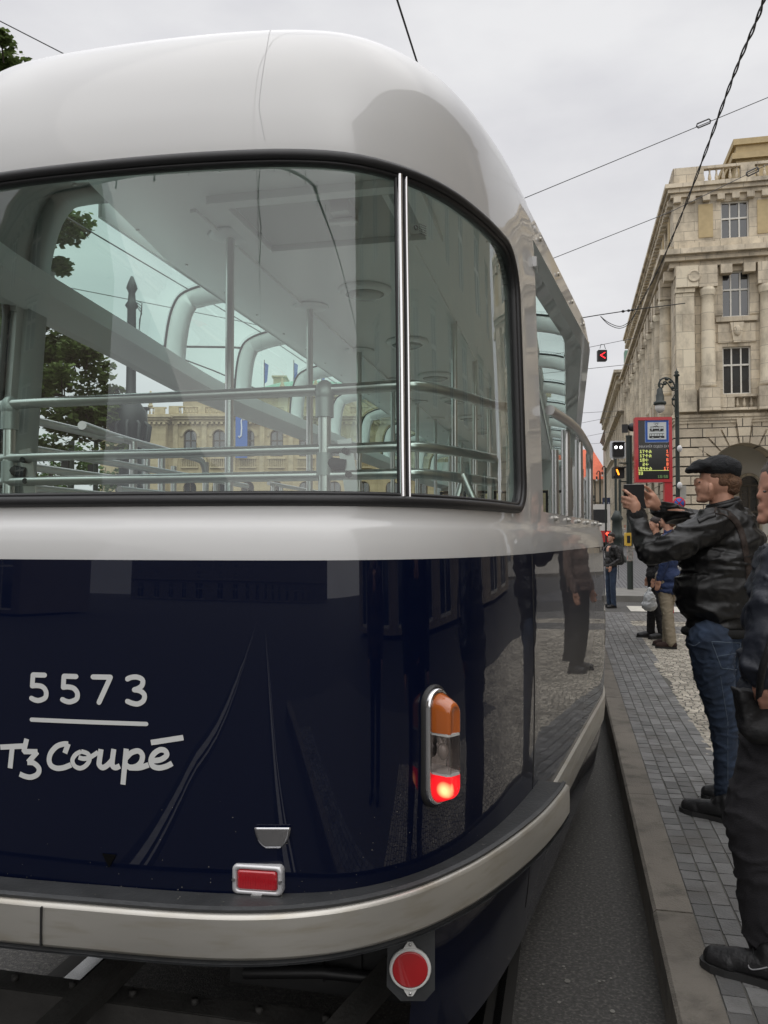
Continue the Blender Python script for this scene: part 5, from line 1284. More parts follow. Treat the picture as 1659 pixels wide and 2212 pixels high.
m_led = mat('green_led', (.3,.35,.1), .5, emis=(.42,.46,.13), es=.75); m_ledr = mat('orange_led', (.5,.12,.05), .5, emis=(.75,.13,.06), es=.8); m_ledd = mat('dim_led', (.06,.10,.04), .5, emis=(.05,.09,.03), es=.8)
for i, (tx, u, mn, um) in enumerate((("17^&", 170, "1", 885), ("17^&", 170, "4", 885), ("18<", 170, "6", 885), ("2<", 245, "8", 885), ("194<&", 105, "17", 815))):
    v = 1125 + i*120; dots(tx, u, v, 88, m_led, 'line_text'); dots(mn, um, v, 88, m_ledr, 'minutes_text')
dots("93", 120, 1735, 88, m_led, 'line_text'); dots("16:56", 650, 1835, 80, m_ledd, 'clock_text')
q = MB(Mb); q.box(BU(118), BU(950), -.002, .004, BV(1712), BV(1698)); q.build('rule_line', m_led, pn)
def text_obj(txt, size, M, parent, m, name='text', align='LEFT', sxx=1.0):
    cu = bpy.data.curves.new('t', 'FONT'); cu.body = txt; cu.size = size; cu.extrude = .0008; cu.align_x = align
    o = bpy.data.objects.new('t', cu); COL.objects.link(o); dg = bpy.context.evaluated_depsgraph_get(); dg.update()
    me = bpy.data.meshes.new_from_object(o.evaluated_get(dg)); bpy.data.objects.remove(o)
    q = MB(M @ Matrix.Rotation(pi/2, 4, 'X') @ Matrix.Scale(sxx, 4, (1,0,0))); q.add([v.co.copy() for v in me.vertices], [tuple(p.vertices) for p in me.polygons]); bpy.data.meshes.remove(me)
    return q.build(name, m, parent)
m_pt = mat('printed_white', (.6,.6,.6), .5)
for (tx, u, sxx) in (("LINKA", 108, .78), ("SMĚR", 325, .82), ("ODJEZD ZA MIN", 528, .78)): text_obj(tx, .062, Mb @ Matrix.Translation((BU(u), -.001, BV(1062))), pn, m_pt, 'heading_text', sxx=sxx)
# ---- ornate street lamp on the pavement
d = 36.0; p = post(1465.5, d); gz = ground_z(p.y)+.15
e = empty('street_lamp', (p.x, p.y, gz), 'tall ornate black street lamp with scrolled arm in front of the palace corner', 'street lamp')
def ZZ(py): return at(1465, py, d).z
q = MB(); q.lathe([(.3,gz),(.26,gz+.6),(.12,gz+.9),(.10,gz+2.5),(.085,ZZ(905)),(.075,ZZ(830)),(.07,ZZ(812)),(.14,ZZ(809)),(.07,ZZ(805)),(.10,ZZ(802)),(.03,ZZ(798)),(.01,ZZ(793))], (p.x,p.y,0), 14); q.build('shaft', m_iron, e)
def lp(px, py): return at(px, py, d)
q = MB(); arm = [lp(1465,900), lp(1459,897), lp(1459,850), lp(1457,832), lp(1449,820), lp(1438,816), lp(1428,820), lp(1423,829), lp(1424,836), lp(1430,838), lp(1432,831), lp(1427,829)]
q.tube(catmull(arm, 5), .035, 8); q.tube([lp(1465,843), lp(1452,843)], .03, 6); q.tube(catmull([lp(1452,843), lp(1445,832), lp(1438,824), lp(1432,826)], 5), .025, 6); q.tube(catmull([lp(1459,880), lp(1452,870), lp(1456,855), lp(1462,848)], 5), .025, 6)
for (px, py) in ((1440,819),(1448,825),(1436,829),(1453,838),(1455,862)): q.ell(lp(px,py), (.09,.05,.07), 8, 6)
q.build('scroll_arm', m_iron, e)
q = MB(); c = lp(1425.5, 866); q.lathe([(.02,.95),(.03,.6),(.12,.5),(.14,.3),(.17,.25),(.17,.0),(.26,-.05),(.27,-.15),(.22,-.18)][::-1], c, 14); q.build('lantern_cap', m_iron, e)
q = MB(); c = lp(1425.5, 881); q.ell(c, (.21,.21,.23), 16, 10); q.build('lamp_globe', mat('frosted_globe', (.62,.60,.57), .3), e)
for (px, py, nm) in ((1467, 970, 'camera_dome'), (1467, 1049, 'camera_dome')):
    q = MB(); q.ell(lp(px, py) + Vector((0,-.18,0)), (.11,.11,.15), 12, 8); q.box(lp(px,py).x-.03, lp(px,py).x+.03, p.y-.18, p.y, lp(px,py).z, lp(px,py).z+.05); q.build(nm, mat('camera_white', (.6,.6,.6), .4), e)
q = MB(); c = lp(1475, 1064); q.box(c.x-.13, c.x+.13, c.y-.08, c.y+.1, c.z-.3, c.z+.3); q.build('service_box', mat('box_grey', (.35,.34,.31), .6), e)
# ---- no stopping sign
d = 33; M = fr_at(1467, 1087, d-3) @ Matrix.Rotation(pi/2, 4, 'X'); p = post(1467, d-3)
e = empty('no_stopping_sign', (p.x, p.y, ground_z(p.y)), 'round blue sign with red rim and red cross left of the arcade', 'road sign'); r = 13.4*(d-3)/1790
q = MB(M); q.lathe([(r,-.01),(r,.01)], n=32); dsk = q.build('disc', mat('sign_red', (.55,.02,.03), .5), e); q = MB(M); q.lathe([(r*.8,.011),(r*.8,.014)], n=32); q.build('blue_field', mat('sign_blue'), dsk)
q = MB(M)
for s_ in (-1, 1): q.bar((-r*.56, s_*r*.56, .017), (r*.56, -s_*r*.56, .017), r*.17, .003, up=(0,0,1))
q.build('red_cross', mat('sign_red'), dsk)
q = MB(); q.tube([(p.x,p.y+.03,0), (p.x,p.y+.03,at(0,1087,d-3).z)], .03); q.build('pole', mat('galvanised', (.35,.35,.35), .5, metal=.6), e)
# ---- distant street lamps, priority sign, banner, red and white tram
for k, (px, top, d_, lb) in enumerate(((1286, 1040, 95, 'distant black street lamp nearest the tram roof in the street gap'), (1297, 1020, 75, 'black street lamp far down the street, second from the tram'), (1309, 1010, 62, 'thin black lamp post beside the navy wall banner'), (1331, 975, 48, 'slim dark lamp post right behind the tram signal'), (1340, 1035, 44, 'slim dark post just left of the green signal post'))):
    p = post(px, d_); g = ground_z(p.y); zt = at(px, top, d_).z; e = empty('distant_street_lamp', (p.x, p.y, g), lb, 'street lamp', 'street lamps far down the street'); q = MB(); q.tube([(p.x,p.y,g),(p.x,p.y,zt)], .075, 8); q.build('pole', m_iron, e)
    if k < 4:
        s_ = d_/1790; q = MB(); c = Vector((p.x,p.y,zt)); q.tube(catmull([c, c + RT*(-3*s_) + Vector((0,0,3*s_)), c + RT*(-6*s_), c + RT*(-7*s_) + Vector((0,0,-5*s_))], 4), .04, 6); q.ell(c + RT*(-7*s_) + Vector((0,0,-12*s_)), (2*s_,2*s_,4*s_), 8, 6); q.build('lantern', m_iron, e)
        q = MB(); q.ell(c + RT*(-7*s_) + Vector((0,0,-17*s_)), (2.2*s_,2.2*s_,2.4*s_), 8, 6); q.build('globe', mat('frosted_globe'), e)
d_ = 46; M = fr_at(1333.5, 1119, d_) ; s_ = d_/1790; p = post(1333.5, d_)
e = empty('priority_sign', (p.x, p.y, ground_z(p.y)), 'small yellow and white diamond priority sign beyond the island', 'road sign'); q = MB(M); q.prism([(0,10*s_),(9*s_,0),(0,-10*s_),(-9*s_,0)][::-1], -.02, 0); f_ = q.build('diamond', mat('sign_white'), e)
q = MB(M); q.prism([(0,6*s_),(5.5*s_,0),(0,-6*s_),(-5.5*s_,0)][::-1], -.03, -.021); q.build('yellow_diamond', mat('sign_yellow', (.7,.55,.12), .5), f_); q = MB(); q.tube([(p.x,p.y+.05,ground_z(p.y)),(p.x,p.y+.05,at(0,1119,d_).z)], .04); q.build('pole', m_iron, e)
d_ = 40; p = post(1333, d_); g = ground_z(p.y); e = tag(MB.build((lambda q: (q.lathe([(.45,g-.1),(.42,g+.25),(.3,g+.35),(.28,g+1.1),(.36,g+1.2),(.25,g+1.35),(.22,g+2.0),(.3,g+2.1),(.1,g+2.5)], (p.x,p.y,0), 14), q)[1])(MB()), 'iron_pedestal', m_iron), 'stout dark green iron pedestal beside the two far walkers', 'pedestal')
for k, (px, c0) in enumerate(((1305, .0), (1314.5, .0))):
    d_ = 70; M = fr_at(px, 1097, d_) ; s_ = d_/1790; q = MB(M); q.box(-3.6*s_, 3.6*s_, -.05, 0, -22*s_, 22*s_); o = tag(q.build('wall_banner', mat('navy_banner', (.03,.04,.08), .7)), ('dark navy banner with pale stripe, left of the pair' if not k else 'dark navy banner with pale stripe, right of the pair') + ' on the far facade', 'banner', 'banners on the far facade')
    q = MB(M); q.box(-1.2*s_, 1.2*s_, -.08, -.055, -16*s_, 12*s_); q.build('pale_stripe', mat('banner_grey', (.3,.32,.36), .7), o)
d_ = 62; c = at(1306, 1150, d_); w_, g = 2.3, ground_z(c.y); e = empty('distant_tram', (c.x-.6, c.y, g), 'far red and white tram with lit tail lights down the street', 'tram')
q = MB(); x0_, x1_ = c.x-2.0, c.x+.45; q.box(x0_, x1_, c.y, c.y+14, g+.35, g+1.2); b_ = q.build('lower_body', mat('tram_red', (.45,.03,.03), .4, coat=.5), e)
q = MB(); q.box(x0_+.03, x1_-.03, c.y+.02, c.y+14, g+1.203, g+3.2); q.build('upper_body', mat('tram_white', (.62,.60,.57), .4, coat=.5), e)
q = MB(); q.box(x0_+.25, x1_-.25, c.y-.01, c.y+.02, g+1.8, g+2.8); q.build('rear_window', m_blk, e)
q = MB(); q.lathe([(.11,0),(.11,.03)], (0,0,0), 12)
for x in (x0_+.3, x1_-.25):
    q = MB(Matrix.Translation((x, c.y-.02, g+.98)) @ Matrix.Rotation(pi/2, 4, 'X')); q.lathe([(.12,0),(.12,.03)], n=12); q.build('tail_lamp', mat('lit_tail', (.8,.03,.02), .4, emis=(1,.06,.03), es=2.5), e)
# ================================================================== OVERHEAD WIRES
m_wire = mat('wire_grey', (.10,.10,.105), .5, metal=.3); m_wired = mat('wire_dark', (.02,.02,.02), .6)
def wire(name, pts, r, label, m=None, sag=0, extra=None):
    P = [at(*p) for p in pts]
    if name == 'span_wire':
        P[0] = P[0] + (P[0]-P[1]).normalized()*6
        if pts[-1][0] > 1600: P[-1] = P[-1] + (P[-1]-P[-2]).normalized()*14
    if sag: 
        Q = []
        for a, b in zip(P, P[1:]):
            for k in range(10): t = k/10; v = a.lerp(b, t); v.z -= sag*4*t*(1-t); Q.append(v)
        P = Q + [P[-1]]
    q = MB(); q.tube(P, r, 6)
    if extra: extra(q)
    return tag(q.build(name, m or m_wire), label, 'wire')
q = MB(); q.tube([(-1.19, y, 5.5 + (y > 30)*(y-30)*.0215) for y in (-70, -40, -12, 0, 12, 30, 60, 110)], .008, 6)
tag(q.build('contact_wire', m_wired), 'dark overhead contact wire running down to the roof edge above the tram', 'wire')
q = MB(); pts = [Vector((x, -5.2 - .02*x, 6.6 + .0016*(x-2)**2)) for x in lin(-14, 14.4, 28)]; q.tube(pts, .026, 6)
for x in lin(-5, 3, 9): q.tube([(x, -5.2-.02*x, 6.52), (x, -5.2-.02*x, 6.72)], .022, 6)
q.tube(catmull([(-1.2,-5.15,6.6),(-1.25,-5.15,6.2),(-1.15,-5.15,5.9),(-1.19,-5.2,5.52)], 5), .02, 6)
tag(q.build('feeder_span', m_wired), 'thick clamped feeder span over the street behind the viewer, mirrored in the rear glass', 'cable')
def turnbuckle(q, a, b, t0, t1, w):
    a, b = at(*a), at(*b); p0, p1 = a.lerp(b, t0), a.lerp(b, t1); u = (p1-p0).normalized(); s = u.cross((p0-CAM).normalized()).normalized()
    q.tube([p0, p0+u*w*.6+s*w, p1-u*w*.6+s*w, p1, p1-u*w*.6-s*w, p0+u*w*.6-s*w], w*.38, 6, closed=True)
wire('span_wire', [(1150,420,24), (1700,192,24)], .012, 'upper span wire with a turnbuckle crossing from roof to right edge', sag=.02, extra=lambda q: turnbuckle(q, (1150,420,24), (1700,192,24), .645, .70, .06))
wire('span_wire', [(1215,550,27), (1450,457,27), (1720,325,27)], .012, 'lower span wire with a turnbuckle in front of the palace parapet', sag=.0, extra=lambda q: turnbuckle(q, (1450,457,27), (1720,325,27), .60, .70, .065))
Pc = [(1700,-260,7.4), (1665,-60,9), (1640,30,10), (1598,130,11.6), (1560,230,13.4), (1518,345,15.8), (1470,470,19.5), (1430,565,23.5), (1400,625,27), (1376,668,31)]
pp = catmull([at(*p) for p in Pc], 14); q = MB()
for ph in (0, pi): q.tube([p + (RT*cos(i*.55+ph) + Vector((0,0,1))*sin(i*.55+ph))*.016 for i, p in enumerate(pp)], .013, 6)
tag(q.build('twisted_feeder_cable', m_wired), 'thick twisted black feeder cable sweeping down from the top right corner', 'cable')
def knots(q):
    for px in (1346, 1358, 1366): q.ell(at(px, 672.5-(px-1346)*.13, 30), (.06,.06,.05), 8, 6)
wire('feeder_span', [(1160,703,30), (1290,681,30), (1376,668,30), (1480,655,30)], .018, 'feeder span wire with black clamps between tram roof and palace', m_wired, extra=knots)
q = MB()
for dy in (0, 4): q.tube(catmull([at(1297,683,30), at(1315,697+dy,30), at(1340,705+dy,30), at(1362,692+dy,30), at(1377,668,30)], 6), .013, 6)
tag(q.build('slack_cable', m_wired), 'two slack black cables drooping below the feeder span', 'cable')
wire('span_wire', [(1308,743,34), (1372,730,34)], .011, 'short thin wire just above the red chevron box')
wire('span_wire', [(1180,806,36), (1370,786,36)], .012, 'thin wire just below the red chevron box')
for k, (a, b, dd, lb) in enumerate((((1240,893), (1345,887), 50, 'thin wire crossing the street gap, topmost of the far four'), ((1240,917), (1335,898), 55, 'thin wire crossing the street gap, second of the far four'), ((1230,950), (1330,930), 60, 'thin wire crossing the street gap, third of the far four'), ((1230,962), (1328,955), 65, 'thin wire crossing the street gap, lowest of the far four'))):
    wire('span_wire', [(*a, dd), (*b, dd)], .013, lb)
wire('span_wire', [(-40,25,14), (126,110,14), (300,200,14)], .010, 'thin wire above the linden branch at the top left corner')
wire('contact_wire', [(120,455,6.5), (560,716,10), (900,945,20)], .006, 'thin contact wire above the far left track seen through the roof glass')
wire('feeder_span', [(270,770,22), (330,748,22), (500,750,22), (560,755,22)], .03, 'dark feeder span left of the first roof rib through the glass', m_wired)
wire('feeder_span', [(320,747,22), (380,770,22), (460,800,22), (600,860,22)], .02, 'branching dark feeder cable below the feeder span in the roof glass', m_wired)
wire('span_wire', [(372,665,24), (500,690,24), (640,720,24)], .012, 'thin wire seen through the second roof glass bay')
# ================================================================== PEOPLE
from mathutils.bvhtree import BVHTree
m_skin = mat('skin', (.50,.27,.185), .5, var=.1, vscale=25); m_skin2 = mat('ruddy_skin', (.46,.235,.165), .5, var=.12, vscale=20)
m_leather = mat('black_leather', (.010,.010,.010), .42, spec=.42, bump=.12, bscale=90, var=.2, vscale=8)
m_denim = mat('blue_denim', (.024,.039,.070), .9, var=.35, vscale=11, bump=.3, bscale=260)
m_capm = mat('black_wool', (.010,.011,.013), .9, bump=.6, bscale=160)
m_navyj = mat('navy_nylon', (.012,.015,.024), .55, bump=.3, bscale=40, var=.15, vscale=7)
m_dkjean = mat('charcoal_denim', (.018,.017,.020), .9, bump=.35, bscale=240, var=.2, vscale=8)
m_shoe = mat('black_shoe_leather', (.010,.010,.011), .5, bump=.3, bscale=90); m_sole = mat('dark_sole', (.02,.02,.02), .7)
m_hairg = mat('greying_hair', (.10,.085,.075), .7, bump=1, bscale=120, stretch=(1,1,.4)); m_hairr = mat('sandy_brown_hair', (.12,.062,.032), .7, bump=1, bscale=120, var=.3, vscale=60); m_hairb = mat('dark_brown_hair', (.022,.013,.010), .6, bump=.8, bscale=90)
def limb(q, pts, rs, n=14):
    P = [Vector(p) for p in pts]
    fine, fr_ = [], []
    for i in range(len(P)-1):
        for k in range(4): t = k/4; fine.append(P[i].lerp(P[i+1], t)); fr_.append(rs[i] + (rs[i+1]-rs[i])*t)
    fine.append(P[-1]); fr_.append(rs[-1]); q.tube(fine, fr_, n)
    for p, r in zip(P, rs): q.ell(p, (r*1.0, r*1.0, r*1.0), 14, 10)
def organic(q, name, mt, parent, vox, smooth=3, folds=None, post=None):
    """fuse overlapping closed volumes into one continuous skin"""
    o = q.build(name, mt, parent); w0 = wloc(parent) if parent is not None else Vector(o.location)
    r = o.modifiers.new('r', 'REMESH'); r.mode = 'VOXEL'; r.voxel_size = vox
    s_ = o.modifiers.new('s', 'SMOOTH'); s_.iterations = smooth; s_.factor = .6
    dg = bpy.context.evaluated_depsgraph_get(); dg.update(); me = bpy.data.meshes.new_from_object(o.evaluated_get(dg)); old = o.data; o.modifiers.clear(); o.data = me; bpy.data.meshes.remove(old); me.name = name
    if folds or post:
        nrm = [v.normal.copy() for v in me.vertices]
        for v, nn in zip(me.vertices, nrm):
            p = v.co + w0
            if folds: v.co += nn*folds(p, nn)
            if post: v.co = post(v.co + w0) - w0
    me.polygons.foreach_set('use_smooth', [True]*len(me.polygons)); me.update(); return o
def creases(amp, f, st=(1,1,1), seed=0, dirv=None):
    def g(p, n):
        v = Vector((p.x*st[0], p.y*st[1], p.z*st[2]))*f + Vector((seed, seed*.7, 0))
        w = noise.noise(v*.6)*1.1; v = v + Vector((w, w, w))
        a = 1 - abs(noise.noise(v))*2; b = noise.noise(v*2.3)
        return amp*(a**3 if a > 0 else 0) + amp*.3*b - amp*.3
    return g
def bvh(o):
    w0 = wloc(o); return BVHTree.FromPolygons([v.co + w0 for v in o.data.vertices], [tuple(p.vertices) for p in o.data.polygons])
def onto(tree, px, py, off=.003):
    d = ray(px, py).normalized(); h = tree.ray_cast(CAM, d)
    return (h[0] + h[1]*off) if h[0] else None
def shoe(parent, heel, toe, w=.05, h=.075, sole=m_sole, up=m_shoe, vox=.006, ankle=None):
    heel, toe = Vector(heel), Vector(toe); f = (toe-heel); L_ = f.length; f.normalize(); sd = Vector((-f.y, f.x, 0)); z = Vector((0,0,1))
    def pt(t, s, u): return heel + f*t*L_ + sd*s*w + z*u
    q = MB()
    limb(q, [pt(.12,0,.05), pt(.35,0,.055), pt(.6,0,.045), pt(.86,0,.035)], [.037,.042,.042,.034]); limb(q, [pt(.68,-.25,.035), pt(.85,-.2,.034)], [.036,.03]); limb(q, [pt(.68,.25,.035), pt(.85,.2,.034)], [.036,.03])
    limb(q, [pt(.14,0,.05), pt(.17,0,h+.03)], [.038,.036]); limb(q, [pt(.3,0,.06), pt(.28,0,h+.015)], [.04,.034])
    s = organic(q, 'shoe', up, parent, vox, 2, None, lambda p: Vector((p.x, p.y, max(p.z, heel.z+.022))))
    q = MB(); ring = []
    for t, ww in ((0,.4),(.04,.62),(.15,.74),(.35,.68),(.5,.72),(.7,.95),(.85,.88),(.96,.55),(1.0,.25)): ring.append((t, ww))
    out = [pt(t, -ww, 0) for t, ww in ring] + [pt(t, ww, 0) for t, ww in ring[::-1]]; k = len(out)
    q.add([p for p in out] + [p + z*.024 for p in out], [tuple(range(k))[::-1], tuple(range(k, 2*k))] + [(i, (i+1) % k, (i+1) % k + k, i+k) for i in range(k)])
    q.build('sole', sole, s)
    q = MB()
    for k in range(4): t = .42 + k*.08; q.tube([pt(t,-.35,.088-k*.008), pt(t+.02,0,.098-k*.008), pt(t,.35,.088-k*.008)], .003, 5)
    q.build('laces', m_blk, s); return s
def axes(a, f, z=(0,0,1)):
    a, f, z = Vector(a), Vector(f), Vector(z); return Matrix(((a.x,f.x,z.x),(a.y,f.y,z.y),(a.z,f.z,z.z)))
RA = axes(RT, FW)
# ---------------- photographer in the leather jacket
def man_cap():
    D0 = 4.2
    def Q(px, py, b=0): return at(px, py, D0+b)
    base = at_z(1555, 1765, HP)
    e = empty('person', base, 'man in black flat cap and black leather jacket holding up a phone on the platform', 'person')
    q = MB()
    # head
    E = lambda px, py, b, r: q.ell(Q(px, py, b), r, 16, 12, RA)
    E(1553,1036,.02,(.098,.079,.096)); E(1573,1044,.02,(.056,.068,.064)); E(1524,1056,.02,(.043,.056,.066)); E(1520,1074,.02,(.033,.046,.030)); E(1511,1080,.02,(.016,.024,.015))
    E(1506,1040,.02,(.014,.030,.020)); E(1507,1056,.02,(.010,.030,.018))
    limb(q, [Q(1506,1036,.02), Q(1501.5,1047,.02)], [.006,.008])
    E(1507,1062.5,.02,(.008,.020,.0055)); E(1508,1067,.02,(.008,.018,.006))
    E(1535,1053,-.070,(.015,.011,.026)); E(1533,1062,-.068,(.009,.009,.011)); E(1535,1054,.102,(.016,.010,.027))
    limb(q, [Q(1564,1115,.02), Q(1560,1088,.02), Q(1556,1062,.02)], [.072,.062,.058])
    # trunk and legs under the clothes
    limb(q, [Q(1558,1140,.02), Q(1554,1230,.02), Q(1550,1330,.02), Q(1548,1385,.02)], [.12,.13,.12,.12])
    limb(q, [Q(1532,1392,-.06), Q(1566,1568,-.04), Q(1566,1722,-.0)], [.08,.05,.035]); limb(q, [Q(1565,1395,.1), Q(1590,1550,.16), Q(1592,1690,.26)], [.08,.05,.035])
    limb(q, [Q(1558,1130,.0), Q(1530,1134,-.13), Q(1407,1196,-.1), Q(1372,1118,.0)], [.07,.055,.042,.028]); limb(q, [Q(1558,1130,.05), Q(1598,1124,.17), Q(1500,1122,.26), Q(1421,1097,.14)], [.07,.055,.04,.028])
    # left hand round the phone
    limb(q, [Q(1372,1118,.0), Q(1371,1104,-.005), Q(1370,1092,-.005)], [.027,.030,.032]); limb(q, [Q(1371,1098,-.005), Q(1366,1080,-.005)], [.031,.026]); limb(q, [Q(1372,1104,.0), Q(1360,1092,.0)], [.028,.022])
    fl = [([(1368,1075,-.018),(1358,1066,-.022),(1350,1060,-.008),(1346.5,1059,.012)], .0092), ([(1363,1081,-.02),(1352,1076,-.022),(1345,1074,-.006),(1345,1073,.014)], .0094), ([(1361,1089,-.016),(1350,1086,-.018),(1344.5,1083.5,-.002),(1345,1082,.016)], .0090), ([(1361,1097,-.01),(1352,1095,-.012),(1347,1092.5,.002),(1348,1090,.016)], .0080), ([(1378,1096,.02),(1385,1082,.03),(1384,1068,.03)], .0105)]
    # right hand
    limb(q, [Q(1421,1097,.14), Q(1412,1085,.12), Q(1406,1075,.11)], [.027,.033,.032]); limb(q, [Q(1414,1092,.12), Q(1403,1088,.10)], [.027,.023])
    fr = [([(1409,1064,.10),(1400,1055,.09),(1391,1050,.065)], .0092), ([(1403,1072,.08),(1393,1063,.05),(1384.5,1060,.02)], .0100), ([(1404,1080,.10),(1396,1074,.085),(1392,1066,.06)], .0092), ([(1402,1088,.09),(1394,1084,.08),(1391,1078,.055)], .0088), ([(1402,1095,.09),(1395,1094,.08),(1392,1089,.06)], .0078)]
    for pts, r in fl + fr: limb(q, [Q(*p) for p in pts], [r*1.1] + [r]*(len(pts)-2) + [r*.85], 10)
    organic(q, 'body', m_skin, e, .0052, 2)
    # eye
    q = MB(); q.ell(Q(1511,1041.5,-.028), (.006,.006,.004), 8, 6); q.build('eye', mat('eye', (.05,.04,.035), .2), e)
    # hair
    q = MB(); E2 = lambda px, py, b, r: q.ell(Q(px, py, b), r, 16, 12, RA)
    E2(1573,1044,.015,(.062,.083,.054)); E2(1574,1060,.015,(.050,.072,.028)); E2(1560,1040,-.03,(.036,.036,.034)); E2(1553,1030,.02,(.092,.083,.040))
    organic(q, 'hair', m_hairr, e, .006, 1, creases(.003, 40, (1,1,.5)))
    # cap
    q = MB(); E3 = lambda px, py, b, r: q.ell(Q(px, py, b), r, 18, 12, RA)
    E3(1553,1010,.02,(.103,.097,.064)); E3(1574,1014,.02,(.060,.085,.062)); E3(1520,1006,.02,(.066,.080,.034)); E3(1505,1013,.02,(.052,.066,.020)); E3(1493,1016,.02,(.030,.052,.016))
    ca = Q(1488,1024,.02); cb = Q(1598,1034,.02)
    def capcut(p):
        t = (p-ca).dot(RT)/((cb-ca).dot(RT)); zl = ca.z + (cb.z-ca.z)*t; return Vector((p.x, p.y, max(p.z, zl)))
    organic(q, 'flat_cap', m_capm, e, .007, 2, creases(.004, 16, (1,1,2.2), 3), capcut)
    # jacket
    q = MB(); J = lambda px, py, b, r: q.ell(Q(px, py, b), r, 20, 14, RA)
    J(1560,1132,.03,(.17,.15,.085)); J(1566,1168,.03,(.195,.165,.12)); J(1560,1215,.02,(.212,.168,.14)); J(1554,1268,.02,(.226,.170,.135)); J(1551,1310,.02,(.205,.16,.105)); J(1549,1350,.02,(.158,.142,.050)); J(1549,1364,.02,(.15,.135,.030))
    limb(q, [Q(1555,1140,-.02), Q(1532,1138,-.12), Q(1466,1176,-.13), Q(1407,1196,-.11)], [.10,.088,.074,.060]); limb(q, [Q(1407,1196,-.11), Q(1388,1158,-.05), Q(1374,1120,-.005)], [.062,.056,.044]); limb(q, [Q(1376,1120,-.005), Q(1374,1111,-.003)], [.044,.041])
    limb(q, [Q(1570,1132,.06), Q(1596,1126,.16), Q(1545,1128,.24), Q(1495,1122,.26)], [.10,.085,.068,.056]); limb(q, [Q(1495,1122,.26), Q(1455,1112,.21), Q(1422,1100,.15)], [.056,.052,.042])
    limb(q, [Q(1566,1104,.02), Q(1563,1092,.02)], [.082,.070])
    f1 = creases(.016, 4.6, (1.0,1.0,2.3), 1); f2 = creases(.005, 11, (1.2,1.2,1.6), 5); hemz = Q(1549,1350,.02).z
    jk = organic(q, 'leather_jacket', m_leather, e, .0085, 3, lambda p, n: (f1(p, n) + f2(p, n))*(1 if p.z > hemz + .02 else .25))
    q = MB()
    for k in range(2): r_ = .078 - k*.006; z_ = k*.014; c = Q(1562,1092,.02) + Vector((0,0,z_)); q.tube([c + RT*r_*cos(a)*1.0 + FW*r_*.92*sin(a) + Vector((0,0,.02*cos(a)))for a in lin(0, 2*pi, 24)[:-1]], .013, 8, closed=True)
    q.build('collar', m_leather, jk)
    q = MB()
    for (a, b, r_) in (((1376,1121,-.006), (1373,1108,-.003), .0445), ((1426,1101,.155), (1417,1097,.14), .0425)): q.tube([Q(*a), Q(*a).lerp(Q(*b), .5), Q(*b)], [r_, r_*1.02, r_*.93], 18)
    q.build('knit_cuffs', mat('rib_knit', (.012,.012,.012), .95, bump=1, bscale=80, stretch=(4,4,.3)), jk)
    q = MB(); q.tube([Q(1549,1364,.02) + RT*.156*cos(a) + FW*.142*sin(a) for a in lin(0, 2*pi, 28)[:-1]], .022, 8, closed=True); q.build('hem_band', mat('rib_knit'), jk)
    t_ = bvh(jk)
    def ribbon(tree, pts, w, name, mt, par, off=.004):
        L_ = []; P = [Vector((a, b, 0)) for a, b in pts]; P = catmull(P, 6)
        for i, p in enumerate(P):
            tg_ = (P[min(i+1,len(P)-1)] - P[max(i-1,0)]).normalized(); n_ = Vector((-tg_.y, tg_.x, 0))*w/2
            a, b = onto(tree, p.x+n_.x, p.y+n_.y, off), onto(tree, p.x-n_.x, p.y-n_.y, off)
            if a and b: L_.append([a, b])
        qq = MB(); qq.grid(L_, 0, True); o = qq.build(name, mt, par); solid(o, .004); return o
    s_ = ribbon(t_, [(1543,1103), (1568,1108), (1590,1128), (1604,1160), (1612,1200), (1618,1240), (1616,1275)], 13, 'shoulder_strap', mat('brown_webbing', (.030,.019,.014), .8, bump=.5, bscale=150), e)
    ribbon(t_, [(1508,1126), (1530,1116), (1545,1112)], 9, 'epaulette', m_leather, jk, .006)
    # jeans
    q = MB(); limb(q, [Q(1533,1385,-.07), Q(1541,1440,-.07), Q(1564,1566,-.05), Q(1567,1640,-.03), Q(1566,1716,.0)], [.108,.102,.072,.056,.050]); limb(q, [Q(1562,1388,.1), Q(1572,1450,.12), Q(1590,1560,.18), Q(1594,1640,.22), Q(1594,1690,.27)], [.105,.098,.070,.056,.052])
    q.ell(Q(1549,1385,.02), (.158,.138,.09), 18, 12, RA)
    jn = organic(q, 'jeans', m_denim, e, .0085, 3, lambda p, n: creases(.008, 11, (1,1,2.4), 2)(p, n))
    t_ = bvh(jn); m_st = mat('denim_stitch', (.10,.13,.17), .9)
    def stitch(pts, name, w=.0022, mt=m_st):
        P = [onto(t_, a, b, .001) for i in range(len(pts)-1) for (a, b) in [(pts[i][0] + (pts[i+1][0]-pts[i][0])*k/8, pts[i][1] + (pts[i+1][1]-pts[i][1])*k/8) for k in range(9)]]; P = [p for p in P if p]
        if len(P) > 1: qq = MB(); qq.tube(P, w, 5); qq.build(name, mt, jn)
    stitch([(1537,1386), (1600,1389), (1592,1447), (1558,1443), (1537,1386)], 'pocket_stitch'); stitch([(1550,1418), (1594,1410)], 'pocket_seam', .0015); stitch([(1486,1390), (1500,1396), (1512,1388)], 'front_pocket_stitch'); stitch([(1556,1460), (1572,1560), (1572,1700)], 'leg_seam', .0015)
    shoe(e, at_z(1592,1782,HP), at_z(1469,1750,HP)); shoe(e, at_z(1610,1738,HP), at_z(1515,1722,HP))
    # phone
    c = Q(1369,1073,.012); M = Matrix.Translation(c) @ (RA.to_4x4()) @ Matrix.Rotation(radians(-1), 4, 'Y') @ Matrix.Rotation(radians(8), 4, 'X')
